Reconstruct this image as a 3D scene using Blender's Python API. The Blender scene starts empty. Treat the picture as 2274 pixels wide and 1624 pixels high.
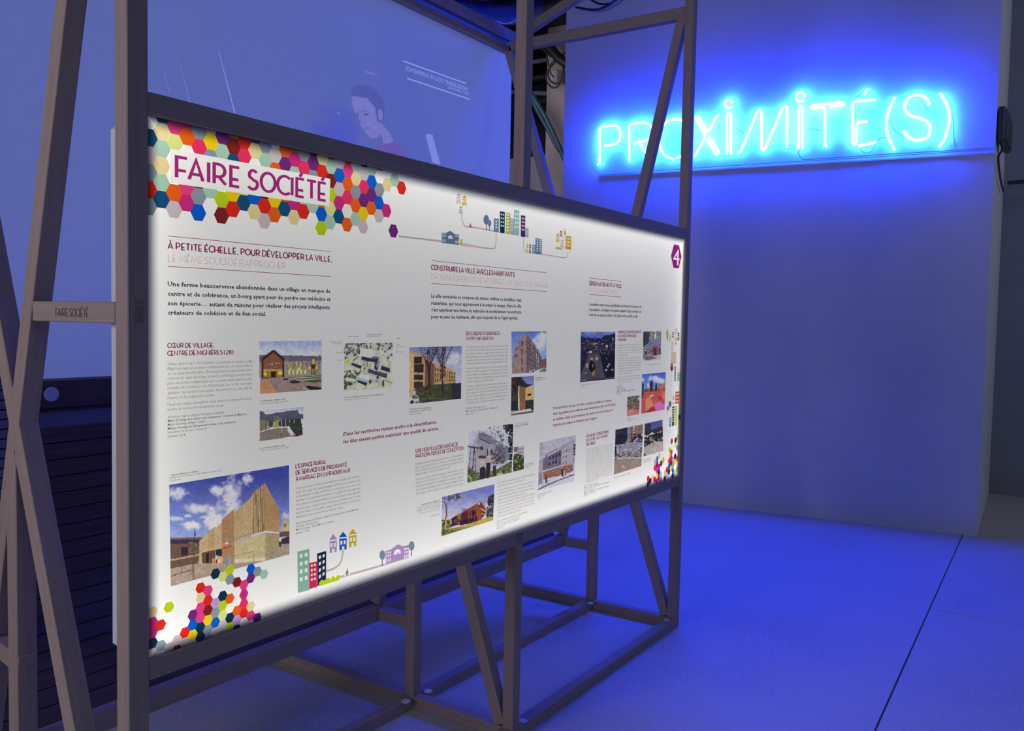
import bpy, math, random
import numpy as np
from mathutils import Vector, Matrix
S = bpy.context.scene
COL = S.collection
PI = math.pi
# ------------------------------------------------------------------ camera
FPX, YAW, PITCH, ROLL = 1917.06, math.radians(33.9234509), math.radians(-2.93241338), math.radians(1.13350511)
CAMP = np.array([0.0, 0.0, 1.5])
fwd = np.array([math.cos(YAW)*math.cos(PITCH), math.sin(YAW)*math.cos(PITCH), math.sin(PITCH)])
rt = np.array([math.sin(YAW), -math.cos(YAW), 0.0]); upv = np.cross(rt, fwd)
rgt = rt*math.cos(ROLL)+upv*math.sin(ROLL); upc = -rt*math.sin(ROLL)+upv*math.cos(ROLL)
cd = bpy.data.cameras.new('camera'); cam = bpy.data.objects.new('camera', cd); COL.objects.link(cam)
cd.sensor_width = 36; cd.lens = 36*FPX/2274; cd.clip_start = .02; cd.clip_end = 100
M = Matrix(((rgt[0], upc[0], -fwd[0], 0), (rgt[1], upc[1], -fwd[1], 0), (rgt[2], upc[2], -fwd[2], 1.5), (0, 0, 0, 1)))
cam.matrix_world = M
S.camera = cam
# ------------------------------------------------------------------ colour management, world, lamps
S.view_settings.view_transform = 'Standard'; S.view_settings.look = 'None'
S.view_settings.exposure = 0.0; S.view_settings.gamma = 1.0; S.view_settings.use_curve_mapping = False
W = bpy.data.worlds.new('world'); S.world = W; W.use_nodes = True
W.node_tree.nodes['Background'].inputs[0].default_value = (.44, .66, 1.0, 1)
W.node_tree.nodes['Background'].inputs[1].default_value = .115
def area(name, loc, tgt, sx, sy, power, col):
    l = bpy.data.lights.new(name, 'AREA'); l.shape = 'RECTANGLE'; l.size = sx; l.size_y = sy; l.energy = power; l.color = col
    o = bpy.data.objects.new(name, l); COL.objects.link(o); o.location = loc
    o.rotation_euler = (Vector(tgt)-Vector(loc)).to_track_quat('-Z', 'Y').to_euler(); return o
area('hall_light_left', (-2.6, 2.6, 2.3), (1.0, 2.2, 1.3), 1.6, 1.6, 56, (.96, .90, .98))
area('fill_light_front', (-.6, -3.4, 3.6), (2.6, 1.6, 1.2), 2.4, 1.2, 12, (.68, .84, 1.0))  # unseen lamp added as soft fill on floor and timber
area('fill_light_back', (7.4, 5.6, 4.2), (9.0, 4.4, 2.4), 1.0, 1.0, 8, (1, .88, .98))  # unseen lamp added to brighten the plaster wall
area('fill_light_side', (7.3, -2.6, 4.2), (8.2, .6, 1.2), 1.2, 1.2, 15, (.85, .85, 1.0))  # unseen lamp added to lighten the recess and end wall
# ------------------------------------------------------------------ pixel helpers (pixels of the 2274x1624 photo -> points on real planes)
def ray(x, y):
    return rgt*((x-1137)/FPX)-upc*((y-812)/FPX)+fwd
def hit(x, y, ax, v):
    d = ray(x, y); return CAMP+d*((v-CAMP[ax])/d[ax])
def hitp(x, y, n, c):
    n = np.array(n, float); d = ray(x, y); return CAMP+d*((c-n@CAMP)/(n@d))
def lin(c):
    c = np.asarray(c, float)/255; return np.where(c <= .04045, c/12.92, ((c+.055)/1.055)**2.4)
# ------------------------------------------------------------------ object helpers
def link(name, me, mat=None, parent=None, label=None, cat=None, group=None, kind=None):
    o = bpy.data.objects.new(name, me); COL.objects.link(o)
    if mat is not None: me.materials.append(mat)
    if parent is not None: o.parent = parent
    if label: o['label'] = label
    if cat: o['category'] = cat
    if group: o['group'] = group
    if kind: o['kind'] = kind
    return o
def thing(name, label, cat, loc=(0, 0, 0), group=None):
    o = bpy.data.objects.new(name, None); COL.objects.link(o); o.location = loc
    o['label'] = label; o['category'] = cat; o.empty_display_size = .1
    if group: o['group'] = group
    return o
def mesh(name, vs, fs, smooth=False):
    me = bpy.data.meshes.new(name); me.from_pydata([tuple(map(float, v)) for v in vs], [], fs)
    if smooth:
        for p in me.polygons: p.use_smooth = True
    return me
def setpar(o, parent):
    # keep world placement although the parent empty sits away from the origin
    if parent is not None:
        o.parent = parent; o.matrix_parent_inverse = Matrix.Translation(-parent.location)
BOXF = [(0, 3, 2, 1), (4, 5, 6, 7), (0, 1, 5, 4), (1, 2, 6, 5), (2, 3, 7, 6), (3, 0, 4, 7)]
def bevbox_mesh(name, sx, sy, sz, b=.002, seg=1):
    import bmesh
    bm = bmesh.new(); bmesh.ops.create_cube(bm, size=1)
    for v in bm.verts: v.co = Vector((v.co.x*sx, v.co.y*sy, v.co.z*sz))
    if b: bmesh.ops.bevel(bm, geom=bm.edges[:], offset=b, segments=seg, affect='EDGES')
    me = bpy.data.meshes.new(name); bm.to_mesh(me); bm.free(); return me
def box(name, x0, x1, y0, y1, z0, z1, mat, parent=None, b=.002, **k):
    me = bevbox_mesh(name, x1-x0, y1-y0, z1-z0, b); o = link(name, me, mat, None, **k)
    o.location = ((x0+x1)/2, (y0+y1)/2, (z0+z1)/2); setpar(o, parent); return o
def beam(name, p0, p1, w, h, mat, parent=None, b=.002, up=(1, 0, 0), **k):
    # w across `up`, h along `up`; local X runs along the grain
    p0 = Vector(p0); p1 = Vector(p1); d = p1-p0; L = d.length; d.normalize()
    u = Vector(up); u = (u-d*u.dot(d)).normalized(); v = u.cross(d)
    me = bevbox_mesh(name, L, w, h, b); o = link(name, me, mat, None, **k)
    m = Matrix((d, v, u)).transposed().to_4x4(); m.translation = (p0+p1)/2; o.matrix_world = m
    if parent is not None:
        o.parent = parent; o.matrix_parent_inverse = Matrix.Translation(-parent.location)
    return o
def cyl(name, c, r, h, mat, parent=None, axis='z', n=24, b=.001, **k):
    vs = []; fs = []
    rings = [(r-b, -h/2), (r, -h/2+b), (r, h/2-b), (r-b, h/2)]
    for rr, z in rings:
        for i in range(n):
            a = 2*PI*i/n; vs.append((rr*math.cos(a), rr*math.sin(a), z))
    for q in range(3):
        for i in range(n): fs.append((q*n+i, q*n+(i+1) % n, (q+1)*n+(i+1) % n, (q+1)*n+i))
    fs.append(tuple(range(n))[::-1]); fs.append(tuple(3*n+i for i in range(n)))
    if axis == 'y': vs = [(x, z, -y) for x, y, z in vs]
    if axis == 'x': vs = [(z, y, -x) for x, y, z in vs]
    o = link(name, mesh(name, vs, fs), mat, None, **k); o.location = c; setpar(o, parent); return o
def smooth_path(pts, n=6, closed=False):
    P = [np.array(p, float) for p in pts]; out = []
    for i in range(len(P)-1):
        p0 = P[max(i-1, 0)]; p1 = P[i]; p2 = P[i+1]; p3 = P[min(i+2, len(P)-1)]
        for t in np.arange(n)/n:
            out.append(.5*((2*p1)+(-p0+p2)*t+(2*p0-5*p1+4*p2-p3)*t*t+(-p0+3*p1-3*p2+p3)*t**3))
    out.append(P[-1]); return out
def round_path(pts, r, n=4):
    # straight runs with rounded corners of radius about r
    P = [np.array(p, float) for p in pts]; out = [P[0]]
    for i in range(1, len(P)-1):
        a = P[i-1]-P[i]; b = P[i+1]-P[i]; la = np.linalg.norm(a); lb = np.linalg.norm(b)
        t = min(r, la*.48, lb*.48); q0 = P[i]+a/la*t; q1 = P[i]+b/lb*t
        for s in np.arange(n+1)/n: out.append((1-s)**2*q0+2*s*(1-s)*P[i]+s*s*q1)
    out.append(P[-1]); return out
def tube_data(pts, r, n=8):
    P = [np.array(p, float) for p in pts]
    Q = [P[0]]
    for p in P[1:]:
        if np.linalg.norm(p-Q[-1]) > 1e-5: Q.append(p)
    P = Q; vs = []; fs = []; u = None
    for i, p in enumerate(P):
        d = P[min(i+1, len(P)-1)]-P[max(i-1, 0)]; d /= np.linalg.norm(d)+1e-12
        if u is None:
            u = np.cross(d, [0, 0, 1.0]);
            if np.linalg.norm(u) < .1: u = np.cross(d, [1.0, 0, 0])
        u = u-d*(u@d); u /= np.linalg.norm(u); v = np.cross(d, u)
        rr = r[i] if hasattr(r, '__len__') else r
        for k in range(n):
            a = 2*PI*k/n; vs.append(p+rr*(u*math.cos(a)+v*math.sin(a)))
    m = len(P)
    for i in range(m-1):
        for k in range(n): fs.append((i*n+k, i*n+(k+1) % n, (i+1)*n+(k+1) % n, (i+1)*n+k))
    fs.append(tuple(range(n))[::-1]); fs.append(tuple((m-1)*n+k for k in range(n)))
    return vs, fs
def tube(name, pts, r, mat, parent=None, n=8, **k):
    vs, fs = tube_data(pts, r, n); o = link(name, mesh(name, vs, fs, True), mat, None, **k); setpar(o, parent); return o
def cat(*parts):
    vs = []; fs = []
    for v, f in parts:
        b = len(vs); vs += list(v); fs += [tuple(i+b for i in q) for q in f]
    return vs, fs
# ------------------------------------------------------------------ materials
def newmat(name):
    m = bpy.data.materials.new(name); m.use_nodes = True; nt = m.node_tree; return m, nt, nt.nodes['Principled BSDF']
def sin(p, n, v):
    if n in p.inputs: p.inputs[n].default_value = v
def plain(name, c, rough=.6, metal=0, noise=0, scale=8, bump=0, spec=.5):
    m, nt, p = newmat(name); c = tuple(c)
    sin(p, 'Base Color', (*c, 1)); sin(p, 'Roughness', rough); sin(p, 'Metallic', metal); sin(p, 'Specular IOR Level', spec)
    if noise or bump:
        tc = nt.nodes.new('ShaderNodeTexCoord'); n = nt.nodes.new('ShaderNodeTexNoise'); n.inputs['Scale'].default_value = scale
        n.inputs['Detail'].default_value = 5; nt.links.new(tc.outputs['Object'], n.inputs['Vector'])
        if noise:
            mr = nt.nodes.new('ShaderNodeMapRange'); mr.inputs[1].default_value = .3; mr.inputs[2].default_value = .7
            mr.inputs[3].default_value = 1-noise; mr.inputs[4].default_value = 1+noise
            mx = nt.nodes.new('ShaderNodeVectorMath'); mx.operation = 'SCALE'; mx.inputs[0].default_value = c
            nt.links.new(n.outputs['Fac'], mr.inputs[0]); nt.links.new(mr.outputs[0], mx.inputs['Scale']); nt.links.new(mx.outputs[0], p.inputs['Base Color'])
        if bump:
            b = nt.nodes.new('ShaderNodeBump'); b.inputs['Strength'].default_value = bump; b.inputs['Distance'].default_value = .004
            nt.links.new(n.outputs['Fac'], b.inputs['Height']); nt.links.new(b.outputs[0], p.inputs['Normal'])
    return m
def wood(name, a, b, rough=.6):
    m, nt, p = newmat(name); tc = nt.nodes.new('ShaderNodeTexCoord'); mp = nt.nodes.new('ShaderNodeMapping')
    mp.inputs['Scale'].default_value = (1.6, 42, 42); n = nt.nodes.new('ShaderNodeTexNoise'); n.inputs['Scale'].default_value = 2.2
    n.inputs['Detail'].default_value = 6; n.inputs['Distortion'].default_value = .6
    oi = nt.nodes.new('ShaderNodeObjectInfo'); ad = nt.nodes.new('ShaderNodeVectorMath'); ad.operation = 'ADD'
    nt.links.new(tc.outputs['Object'], ad.inputs[0]); nt.links.new(oi.outputs['Random'], ad.inputs[1])
    nt.links.new(ad.outputs[0], mp.inputs['Vector']); nt.links.new(mp.outputs[0], n.inputs['Vector'])
    cr = nt.nodes.new('ShaderNodeValToRGB'); cr.color_ramp.elements[0].position = .34; cr.color_ramp.elements[1].position = .68
    cr.color_ramp.elements[0].color = (*a, 1); cr.color_ramp.elements[1].color = (*b, 1)
    nt.links.new(n.outputs['Fac'], cr.inputs[0]); nt.links.new(cr.outputs[0], p.inputs['Base Color'])
    sin(p, 'Roughness', rough); sin(p, 'Specular IOR Level', .3)
    bp = nt.nodes.new('ShaderNodeBump'); bp.inputs['Strength'].default_value = .12; bp.inputs['Distance'].default_value = .002
    nt.links.new(n.outputs['Fac'], bp.inputs['Height']); nt.links.new(bp.outputs[0], p.inputs['Normal'])
    return m
WOOD = wood('beech_timber', (.355, .265, .245), (.41, .31, .285))
DWOOD = wood('dark_slat_timber', (.075, .052, .045), (.115, .08, .068), .7)
ENDG = wood('end_grain', (.26, .19, .17), (.33, .25, .22), .8)
CAPM = plain('white_plastic_cap', (.75, .75, .78), .35)
WHITE = plain('white_lacquered_board', (.72, .74, .82), .45)
WALLM = plain('white_painted_wall', (.78, .78, .80), .75, noise=.03, scale=3, bump=.03)
BEIGE = plain('bare_plaster', (.50, .45, .42), .85, noise=.14, scale=5, bump=.2)
DARKW = plain('dark_painted_wall', (.10, .10, .12), .8, noise=.1, scale=2)
CEILM = plain('black_ceiling', (.03, .03, .035), .9, noise=.2, scale=3)
RUBBER = plain('black_cable_rubber', (.02, .02, .025), .45)
BCABLE = plain('blue_cable_sheath', (.03, .10, .16), .4)
FOIL = plain('dark_blue_foil_duct', (.012, .024, .06), .3, metal=.2, noise=.3, scale=14, bump=.9)
GREYB = plain('grey_junction_box_plastic', (.55, .56, .60), .5)
BOXM = plain('dark_transformer_case', (.05, .06, .09), .5)
INKM = plain('burnt_lettering', (.09, .06, .06), .8)
# floor: pale trowelled slabs with faint scuffs
FLOORM, nt, p = newmat('pale_concrete_slab')
tc = nt.nodes.new('ShaderNodeTexCoord'); n1 = nt.nodes.new('ShaderNodeTexNoise'); n1.inputs['Scale'].default_value = 1.1; n1.inputs['Detail'].default_value = 8
n2 = nt.nodes.new('ShaderNodeTexNoise'); n2.inputs['Scale'].default_value = 60; n2.inputs['Detail'].default_value = 3
mx = nt.nodes.new('ShaderNodeMath'); mx.operation = 'ADD'; cr = nt.nodes.new('ShaderNodeValToRGB')
g = nt.nodes.new('ShaderNodeNewGeometry')
nt.links.new(g.outputs['Position'], n1.inputs['Vector']); nt.links.new(g.outputs['Position'], n2.inputs['Vector'])
nt.links.new(n1.outputs['Fac'], mx.inputs[0]); nt.links.new(n2.outputs['Fac'], mx.inputs[1])
cr.color_ramp.elements[0].position = .75; cr.color_ramp.elements[0].color = (.44, .43, .43, 1)
cr.color_ramp.elements[1].position = 1.25; cr.color_ramp.elements[1].color = (.53, .52, .52, 1)
nt.links.new(mx.outputs[0], cr.inputs[0]); nt.links.new(cr.outputs[0], p.inputs['Base Color']); sin(p, 'Roughness', .55); sin(p, 'Specular IOR Level', .35)
JOINTM = plain('floor_joint_filler', (.12, .12, .13), .9)
# neon gas tube
NEONM, nt, p = newmat('lit_blue_neon_tube'); sin(p, 'Base Color', (.8, .9, 1, 1)); sin(p, 'Roughness', .2)
sin(p, 'Emission Color', (.0042, .036, 1.0, 1)); sin(p, 'Emission Strength', 330.0)
# clear acrylic
ACR, nt, p = newmat('clear_acrylic'); out = nt.nodes['Material Output']; nt.nodes.remove(p)
tr = nt.nodes.new('ShaderNodeBsdfTransparent'); gl = nt.nodes.new('ShaderNodeBsdfGlossy'); gl.inputs['Roughness'].default_value = .08
mxs = nt.nodes.new('ShaderNodeMixShader'); mxs.inputs[0].default_value = .05; tr.inputs[0].default_value = (.95, .97, 1, 1)
nt.links.new(tr.outputs[0], mxs.inputs[1]); nt.links.new(gl.outputs[0], mxs.inputs[2]); nt.links.new(mxs.outputs[0], out.inputs[0])
ACE = plain('polished_acrylic_edge', (.55, .65, .80), .25)
# backlit print: ink colour x edge-fed light-guide brightness, rim shade painted in as an emission fade, over a satin white sheet
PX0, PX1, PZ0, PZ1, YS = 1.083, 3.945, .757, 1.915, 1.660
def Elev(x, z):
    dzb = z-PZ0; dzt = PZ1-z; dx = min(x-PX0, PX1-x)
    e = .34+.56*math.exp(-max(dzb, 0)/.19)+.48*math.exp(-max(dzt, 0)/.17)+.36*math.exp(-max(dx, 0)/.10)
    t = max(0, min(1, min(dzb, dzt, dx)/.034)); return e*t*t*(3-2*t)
PRINT, nt, p = newmat('backlit_print'); N = nt.nodes; Lk = nt.links
def mth(op, a, b=None, c=None):
    n = N.new('ShaderNodeMath'); n.operation = op
    for i, v in enumerate((a, b, c)):
        if v is None: continue
        if isinstance(v, (int, float)): n.inputs[i].default_value = v
        else: Lk.new(v, n.inputs[i])
    return n.outputs[0]
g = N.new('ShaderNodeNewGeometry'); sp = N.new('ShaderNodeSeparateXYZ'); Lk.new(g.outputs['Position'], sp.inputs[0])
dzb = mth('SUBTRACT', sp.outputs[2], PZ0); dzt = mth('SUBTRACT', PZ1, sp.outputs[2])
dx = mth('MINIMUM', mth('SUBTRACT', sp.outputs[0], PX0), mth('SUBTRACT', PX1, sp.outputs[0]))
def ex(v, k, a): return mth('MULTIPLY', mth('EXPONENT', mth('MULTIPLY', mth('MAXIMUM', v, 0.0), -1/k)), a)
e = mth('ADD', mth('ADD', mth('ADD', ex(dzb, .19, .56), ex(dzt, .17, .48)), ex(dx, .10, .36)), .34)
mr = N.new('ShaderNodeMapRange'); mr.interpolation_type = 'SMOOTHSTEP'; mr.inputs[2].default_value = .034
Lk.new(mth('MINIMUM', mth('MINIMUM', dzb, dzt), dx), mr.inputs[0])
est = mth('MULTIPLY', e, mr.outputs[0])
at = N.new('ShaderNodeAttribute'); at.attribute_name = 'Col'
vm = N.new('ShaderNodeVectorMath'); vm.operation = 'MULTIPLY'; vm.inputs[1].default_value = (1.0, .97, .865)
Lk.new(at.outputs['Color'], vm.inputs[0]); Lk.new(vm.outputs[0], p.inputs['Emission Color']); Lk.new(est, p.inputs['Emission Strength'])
vb = N.new('ShaderNodeVectorMath'); vb.operation = 'SCALE'; vb.inputs['Scale'].default_value = .62
Lk.new(at.outputs['Color'], vb.inputs[0]); Lk.new(vb.outputs[0], p.inputs['Base Color'])
sin(p, 'Roughness', .28); sin(p, 'Specular IOR Level', .35)
# projection screen
SCRM, nt, p = newmat('projected_picture_on_screen'); at = nt.nodes.new('ShaderNodeAttribute'); at.attribute_name = 'Col'
nt.links.new(at.outputs['Color'], p.inputs['Emission Color']); sin(p, 'Emission Strength', 1.0)
sin(p, 'Base Color', (.50, .50, .54, 1)); sin(p, 'Roughness', .8); sin(p, 'Specular IOR Level', .1)

# ================================================================== the room
fl = box('floor', -5, 11, -5, 9, -.12, -.006, JOINTM, b=0, kind='structure')
def slab(pts):
    vs = [(x, y, -.006) for x, y in pts]+[(x, y, 0) for x, y in pts]; n = len(pts)
    fs = [tuple(range(n))[::-1], tuple(range(n, 2*n))]+[(i, (i+1) % n, n+(i+1) % n, n+i) for i in range(n)]
    o = link('floor_panel', mesh('floor_panel', vs, fs), FLOORM, fl); o.matrix_parent_inverse = Matrix.Translation(-fl.location)
j0 = lambda x: .50+.033*x                       # the long joint
gp = .004
slab([(-5, j0(-5)+gp), (11, j0(11)+gp), (11, 9), (-5, 9)])
slab([(-5, -5), (5.06, -5), (5.06, j0(5.06)-gp), (-5, j0(-5)-gp)])
slab([(5.068, -5), (11, -5), (11, j0(11)-gp), (5.068, j0(5.068)-gp)])
box('ceiling', -5, 11, -5, 9, 5.0, 5.1, CEILM, b=0, kind='structure')
box('wall_back', -5, 11, 8.9, 9.0, -.006, 5.0, DARKW, b=0, kind='structure')
box('wall_far', 10.9, 11, -5, 8.9, -.006, 5.0, DARKW, b=0, kind='structure')
def prism(name, foot, z0, z1, mat, **k):
    n = len(foot); vs = [(x, y, z0) for x, y in foot]+[(x, y, z1) for x, y in foot]
    fs = [tuple(range(n))[::-1], tuple(range(n, 2*n))]+[(i, (i+1) % n, n+(i+1) % n, n+i) for i in range(n)]
    return link(name, mesh(name, vs, fs), mat, **k)
WN = (1, .125, 0); WC = 7.147
prism('wall_right', [(7.067, .643), (9.03, .740), (8.6, 4.1), (6.651, 3.97)], 0, 5, WALLM, kind='structure')
prism('wall_end', [(8.85, -5), (9.05, -5), (9.05, .738), (9.03, .739), (8.92, -.2)], 0, 5, plain('grey_end_wall', (.34, .35, .42), .8, noise=.05, scale=2), kind='structure')
# bare plaster wall and low partition behind, left of the white wall
a = hit(1212, 300, 0, 8.9)[1]
box('wall_plaster', 8.9, 9.05, 4.12, a, 0, 5, BEIGE, b=0, kind='structure')
lp0 = hit(1212, 345, 0, 9.6); lp1 = hit(1150, 345, 0, 9.6)
box('wall_low_partition', 9.6, 9.7, lp0[1]-.3, lp1[1]+.4, 0, lp0[2], WALLM, b=0, kind='structure')

# ================================================================== timber display stand
F0, F1 = 1.653, 1.698
T = .045
st = thing('display_stand', 'open timber frame stand with crossed braces carrying the lit panel', 'display stand', (2.5, 2.0, 0))
XS = [(1.035, 1.083), (2.506, 2.552), (3.950, 3.996)]
def bx(name, *a, **k): # axis aligned beam with grain along its longest side
    x0, x1, y0, y1, z0, z1 = a; d = (x1-x0, y1-y0, z1-z0); m = d.index(max(d)); c = [(x0+x1)/2, (y0+y1)/2, (z0+z1)/2]
    p0 = list(c); p1 = list(c); p0[m] = (x0, y0, z0)[m]; p1[m] = (x1, y1, z1)[m]
    if m == 0: return beam(name, p0, p1, d[1], d[2], k.pop('mat', WOOD), k.pop('parent', st), up=(0, 0, 1), **k)
    if m == 1: return beam(name, p0, p1, d[2], d[0], k.pop('mat', WOOD), k.pop('parent', st), up=(1, 0, 0), **k)
    return beam(name, p0, p1, d[1], d[0], k.pop('mat', WOOD), k.pop('parent', st), up=(1, 0, 0), **k)
RY0, RY1 = 2.115, 2.160
for i, (x0, x1) in enumerate(XS):
    xm = (x0+x1)/2
    if i == 1:
        bx('upright_post', x0, x1, F0+.0005, F1, 1.962, 3.6); bx('upright_post', x0, x1, F0+.0005, F1, 0, .712)
    else:
        bx('upright_post', x0, x1, F0, F1, 0, 3.6)
    # short rear post, base beam, spur to the low rail
    bx('rear_post', x0, x1, RY0, RY1, T, 1.17 if i != 1 else 1.10)
    bx('base_beam', x0, x1, F1+.0005, 2.92, 0, T)
    bx('spur_beam', x0, x1, RY1+.0005, 2.30, .305, .352)
    # diagonals: front foot to rear head, rear rail to front head
    if i != 1:
        beam('brace', (xm, 1.712, .05), (xm, 2.735, 3.0), T, x1-x0, WOOD, st)
        beam('brace', (xm, 2.325, .37), (xm, 1.715, 2.98), T, x1-x0-.001, WOOD, st)
        bx('head_beam', x0, x1, F1+.0005, 2.72, 2.972, 3.026)
    else:
        beam('brace', (xm, 1.712, .05), (xm, 2.11, 1.20), T, x1-x0-.001, WOOD, st)
        beam('brace', (xm, 2.325, .37), (xm, 2.12, 1.25), T, x1-x0-.002, WOOD, st)
# upper brace of the right trestle, rising out of view
b0 = hit(1150, 82, 0, 3.972); b1 = hit(1300, -18, 0, 3.972)
beam('brace', (3.972, b0[1], b0[2]), (3.972, b1[1]-(b0[1]-b1[1])*.55, b1[2]+(b1[2]-b0[2])*.55), T, .044, WOOD, st)
# end plaque beam of the left trestle with burnt lettering, and its raking arm
pb = bx('plaque_beam', 1.034, 1.083, F1+.0005, 2.030, 1.479, 1.5245)
beam('arm', (1.059, 2.115, .645), (1.059, 2.95, .80), .045, .046, WOOD, st)
# rails of the panel opening
for z0, z1 in ((1.915, 1.9625), (.7105, .757)):
    bx('panel_rail', 1.0835, 3.9495, F0, F1, z0, z1)
# base rails and low rear rail
bx('base_rail', 1.0835, 2.5055, F0, F1, 0, T); bx('base_rail', 2.5525, 3.9495, F0, F1, 0, T)
bx('base_rail', 1.0835, 2.5055, RY0, RY1, 0, T); bx('base_rail', 2.5525, 3.9495, RY0, RY1, 0, T)
bx('low_rear_rail', .30, 3.996, 2.300, 2.345, .302, .362)
bx('rear_base_rail', .30, 3.996, 2.9205, 2.965, 0, T)
bx('rear_head_rail', -.6, 4.02, 2.722, 2.767, 3.035, 3.095)
bx('rear_head_rail', -.6, 4.00, 2.722, 2.767, 2.972, 3.005)
# through-tenon end grain seen on the faces
for (x0, y0), (x1, y1) in (((301, 669), (318, 717)),):
    a = hit(x0, y0, 1, F0); b = hit(x1, y1, 1, F0)
    box('tenon_end', a[0], b[0], F0-.0008, F0+.004, b[2], a[2], ENDG, st, b=0)
a = hit(716, 0, 1, F0)
box('tenon_end', 2.508, 2.550, F0-.0008, F0+.004, .713, .755, ENDG, st, b=0)
# white caps over the base joints
for px, py in ((901, 1558), (951, 1535), (1311, 1340), (1481, 1377), (1161, 1601)):
    h = hit(px, py, 2, T+.002); cyl('joint_cap', (h[0], h[1], T+.002), .0165, .004, CAPM, st, 'z')

# ---- stroke font (geometric capitals with a low waist)
def A_(cx, cy, rx, ry, a0, a1, n=14):
    return [(cx+rx*math.cos(math.radians(a0+(a1-a0)*i/n)), cy+ry*math.sin(math.radians(a0+(a1-a0)*i/n))) for i in range(n+1)]
def acute(cx): return [(cx-.04, 1.10), (cx+.10, 1.30)]
G = {
 'A': (.62, [[(0, 0), (.31, 1), (.62, 0)], [(.10, .28), (.52, .28)]]),
 'B': (.46, [[(0, 0), (0, 1)], [(0, 1)]+A_(.20, .80, .20, .20, 90, -90)+[(0, .60)], [(0, .60)]+A_(.18, .30, .28, .30, 90, -90)+[(0, 0)]]),
 'C': (.72, [A_(.48, .5, .48, .5, 48, 312, 22)]),
 'D': (.66, [[(0, 0), (0, 1)]+A_(.18, .5, .48, .5, 90, -90, 18)+[(0, 0)]]),
 'E': (.42, [[(.42, 1), (0, 1), (0, 0), (.42, 0)], [(0, .36), (.38, .36)]]),
 'F': (.42, [[(.42, 1), (0, 1), (0, 0)], [(0, .36), (.38, .36)]]),
 'G': (.80, [A_(.48, .5, .48, .5, 48, 352, 22)+[(.60, .43)]]),
 'H': (.60, [[(0, 0), (0, 1)], [(.60, 0), (.60, 1)], [(0, .36), (.60, .36)]]),
 'I': (.02, [[(.01, 0), (.01, 1)]]),
 'J': (.3, [[(.28, 1), (.28, .2)]+A_(.13, .18, .15, .18, 0, -150)]),
 'K': (.5, [[(0, 0), (0, 1)], [(.48, 1), (.02, .38)], [(.14, .52), (.5, 0)]]),
 'L': (.38, [[(0, 1), (0, 0), (.38, 0)]]),
 'M': (.80, [[(0, 0), (.08, 1), (.40, .18), (.72, 1), (.80, 0)]]),
 'N': (.64, [[(0, 0), (0, 1), (.64, 0), (.64, 1)]]),
 'O': (.94, [A_(.47, .5, .47, .5, 90, 450, 28)]),
 'P': (.46, [[(0, 0), (0, 1)]+A_(.19, .70, .27, .30, 90, -90)+[(0, .40)]]),
 'Q': (.94, [A_(.47, .5, .47, .5, 90, 450, 28), [(.55, .25), (.85, -.05)]]),
 'R': (.50, [[(0, 0), (0, 1)]+A_(.19, .68, .27, .32, 90, -90)+[(0, .36)], [(.20, .36), (.50, 0)]]),
 'S': (.48, [A_(.25, .75, .21, .25, 35, 215, 12)+[(.12, .60), (.30, .47)]+A_(.22, .27, .26, .27, 40, -150, 14)]),
 'T': (.50, [[(0, 1), (.50, 1)], [(.25, 1), (.25, 0)]]),
 'U': (.58, [[(0, 1), (0, .29)]+A_(.29, .29, .29, .29, 180, 360)+[(.58, 1)]]),
 'V': (.62, [[(0, 1), (.31, 0), (.62, 1)]]),
 'X': (.56, [[(0, 1), (.56, 0)], [(.56, 1), (0, 0)]]),
 'Y': (.56, [[(0, 1), (.28, .45), (.56, 1)], [(.28, .45), (.28, 0)]]),
 'Z': (.5, [[(0, 1), (.5, 1), (0, 0), (.5, 0)]]),
 '(': (.20, [A_(.75, .45, .75, .85, 140, 220, 10)]), ')': (.20, [A_(-.55, .45, .75, .85, 40, -40, 10)]),
 ',': (.08, [[(.06, .06), (0, -.14)]]), '.': (.06, [[(.0, .03), (.06, .03)]]), '-': (.26, [[(0, .36), (.26, .36)]]), "'": (.05, [[(.03, 1), (0, .80)]]),
 '2': (.46, [A_(.23, .74, .22, .26, 160, -20)+[(.40, .52), (0, 0), (.46, 0)]]),
 '3': (.44, [A_(.2, .77, .2, .23, 140, -90)+[(.16, .54)], A_(.19, .27, .25, .27, 90, -140)]),
 '4': (.5, [[(.36, 0), (.36, 1), (0, .28), (.5, .28)]]),
 '6': (.52, [[(.34, 1), (.06, .48)], A_(.26, .29, .26, .29, 0, 360, 20)]),
 '8': (.46, [A_(.23, .76, .19, .22, 0, 360, 18), A_(.23, .27, .23, .27, 0, 360, 18)]),
 '9': (.52, [[(.18, 0), (.46, .52)], A_(.26, .71, .26, .29, 0, 360, 20)]),
}
G['É'] = (.42, G['E'][1]+[[(.17, 1.12), (.30, 1.34)]]); G['È'] = (.42, G['E'][1]+[[(.30, 1.12), (.17, 1.34)]])
G['Ê'] = (.42, G['E'][1]+[[(.08, 1.14), (.21, 1.32), (.34, 1.14)]]); G['À'] = (.62, G['A'][1]+[[(.38, 1.10), (.24, 1.34)]])
G['Œ'] = (1.0, [A_(.47, .5, .47, .5, 60, 300, 20), [(1.0, 1), (.68, 1), (.68, 0), (1.0, 0)], [(.68, .36), (.96, .36)]])
for _k, _f in dict(O=.72, Q=.72, C=.76, G=.76, D=.85, M=.88, N=.88, H=.85, U=.85, A=.92, E=.90, F=.98, S=.86, B=.92, V=.9).items():
    for kk in [_k]+{'E': ['É', 'È', 'Ê'], 'A': ['À']}.get(_k, []):
        G[kk] = (G[kk][0]*_f, [[(x*_f, y) for x, y in pl] for pl in G[kk][1]])
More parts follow.
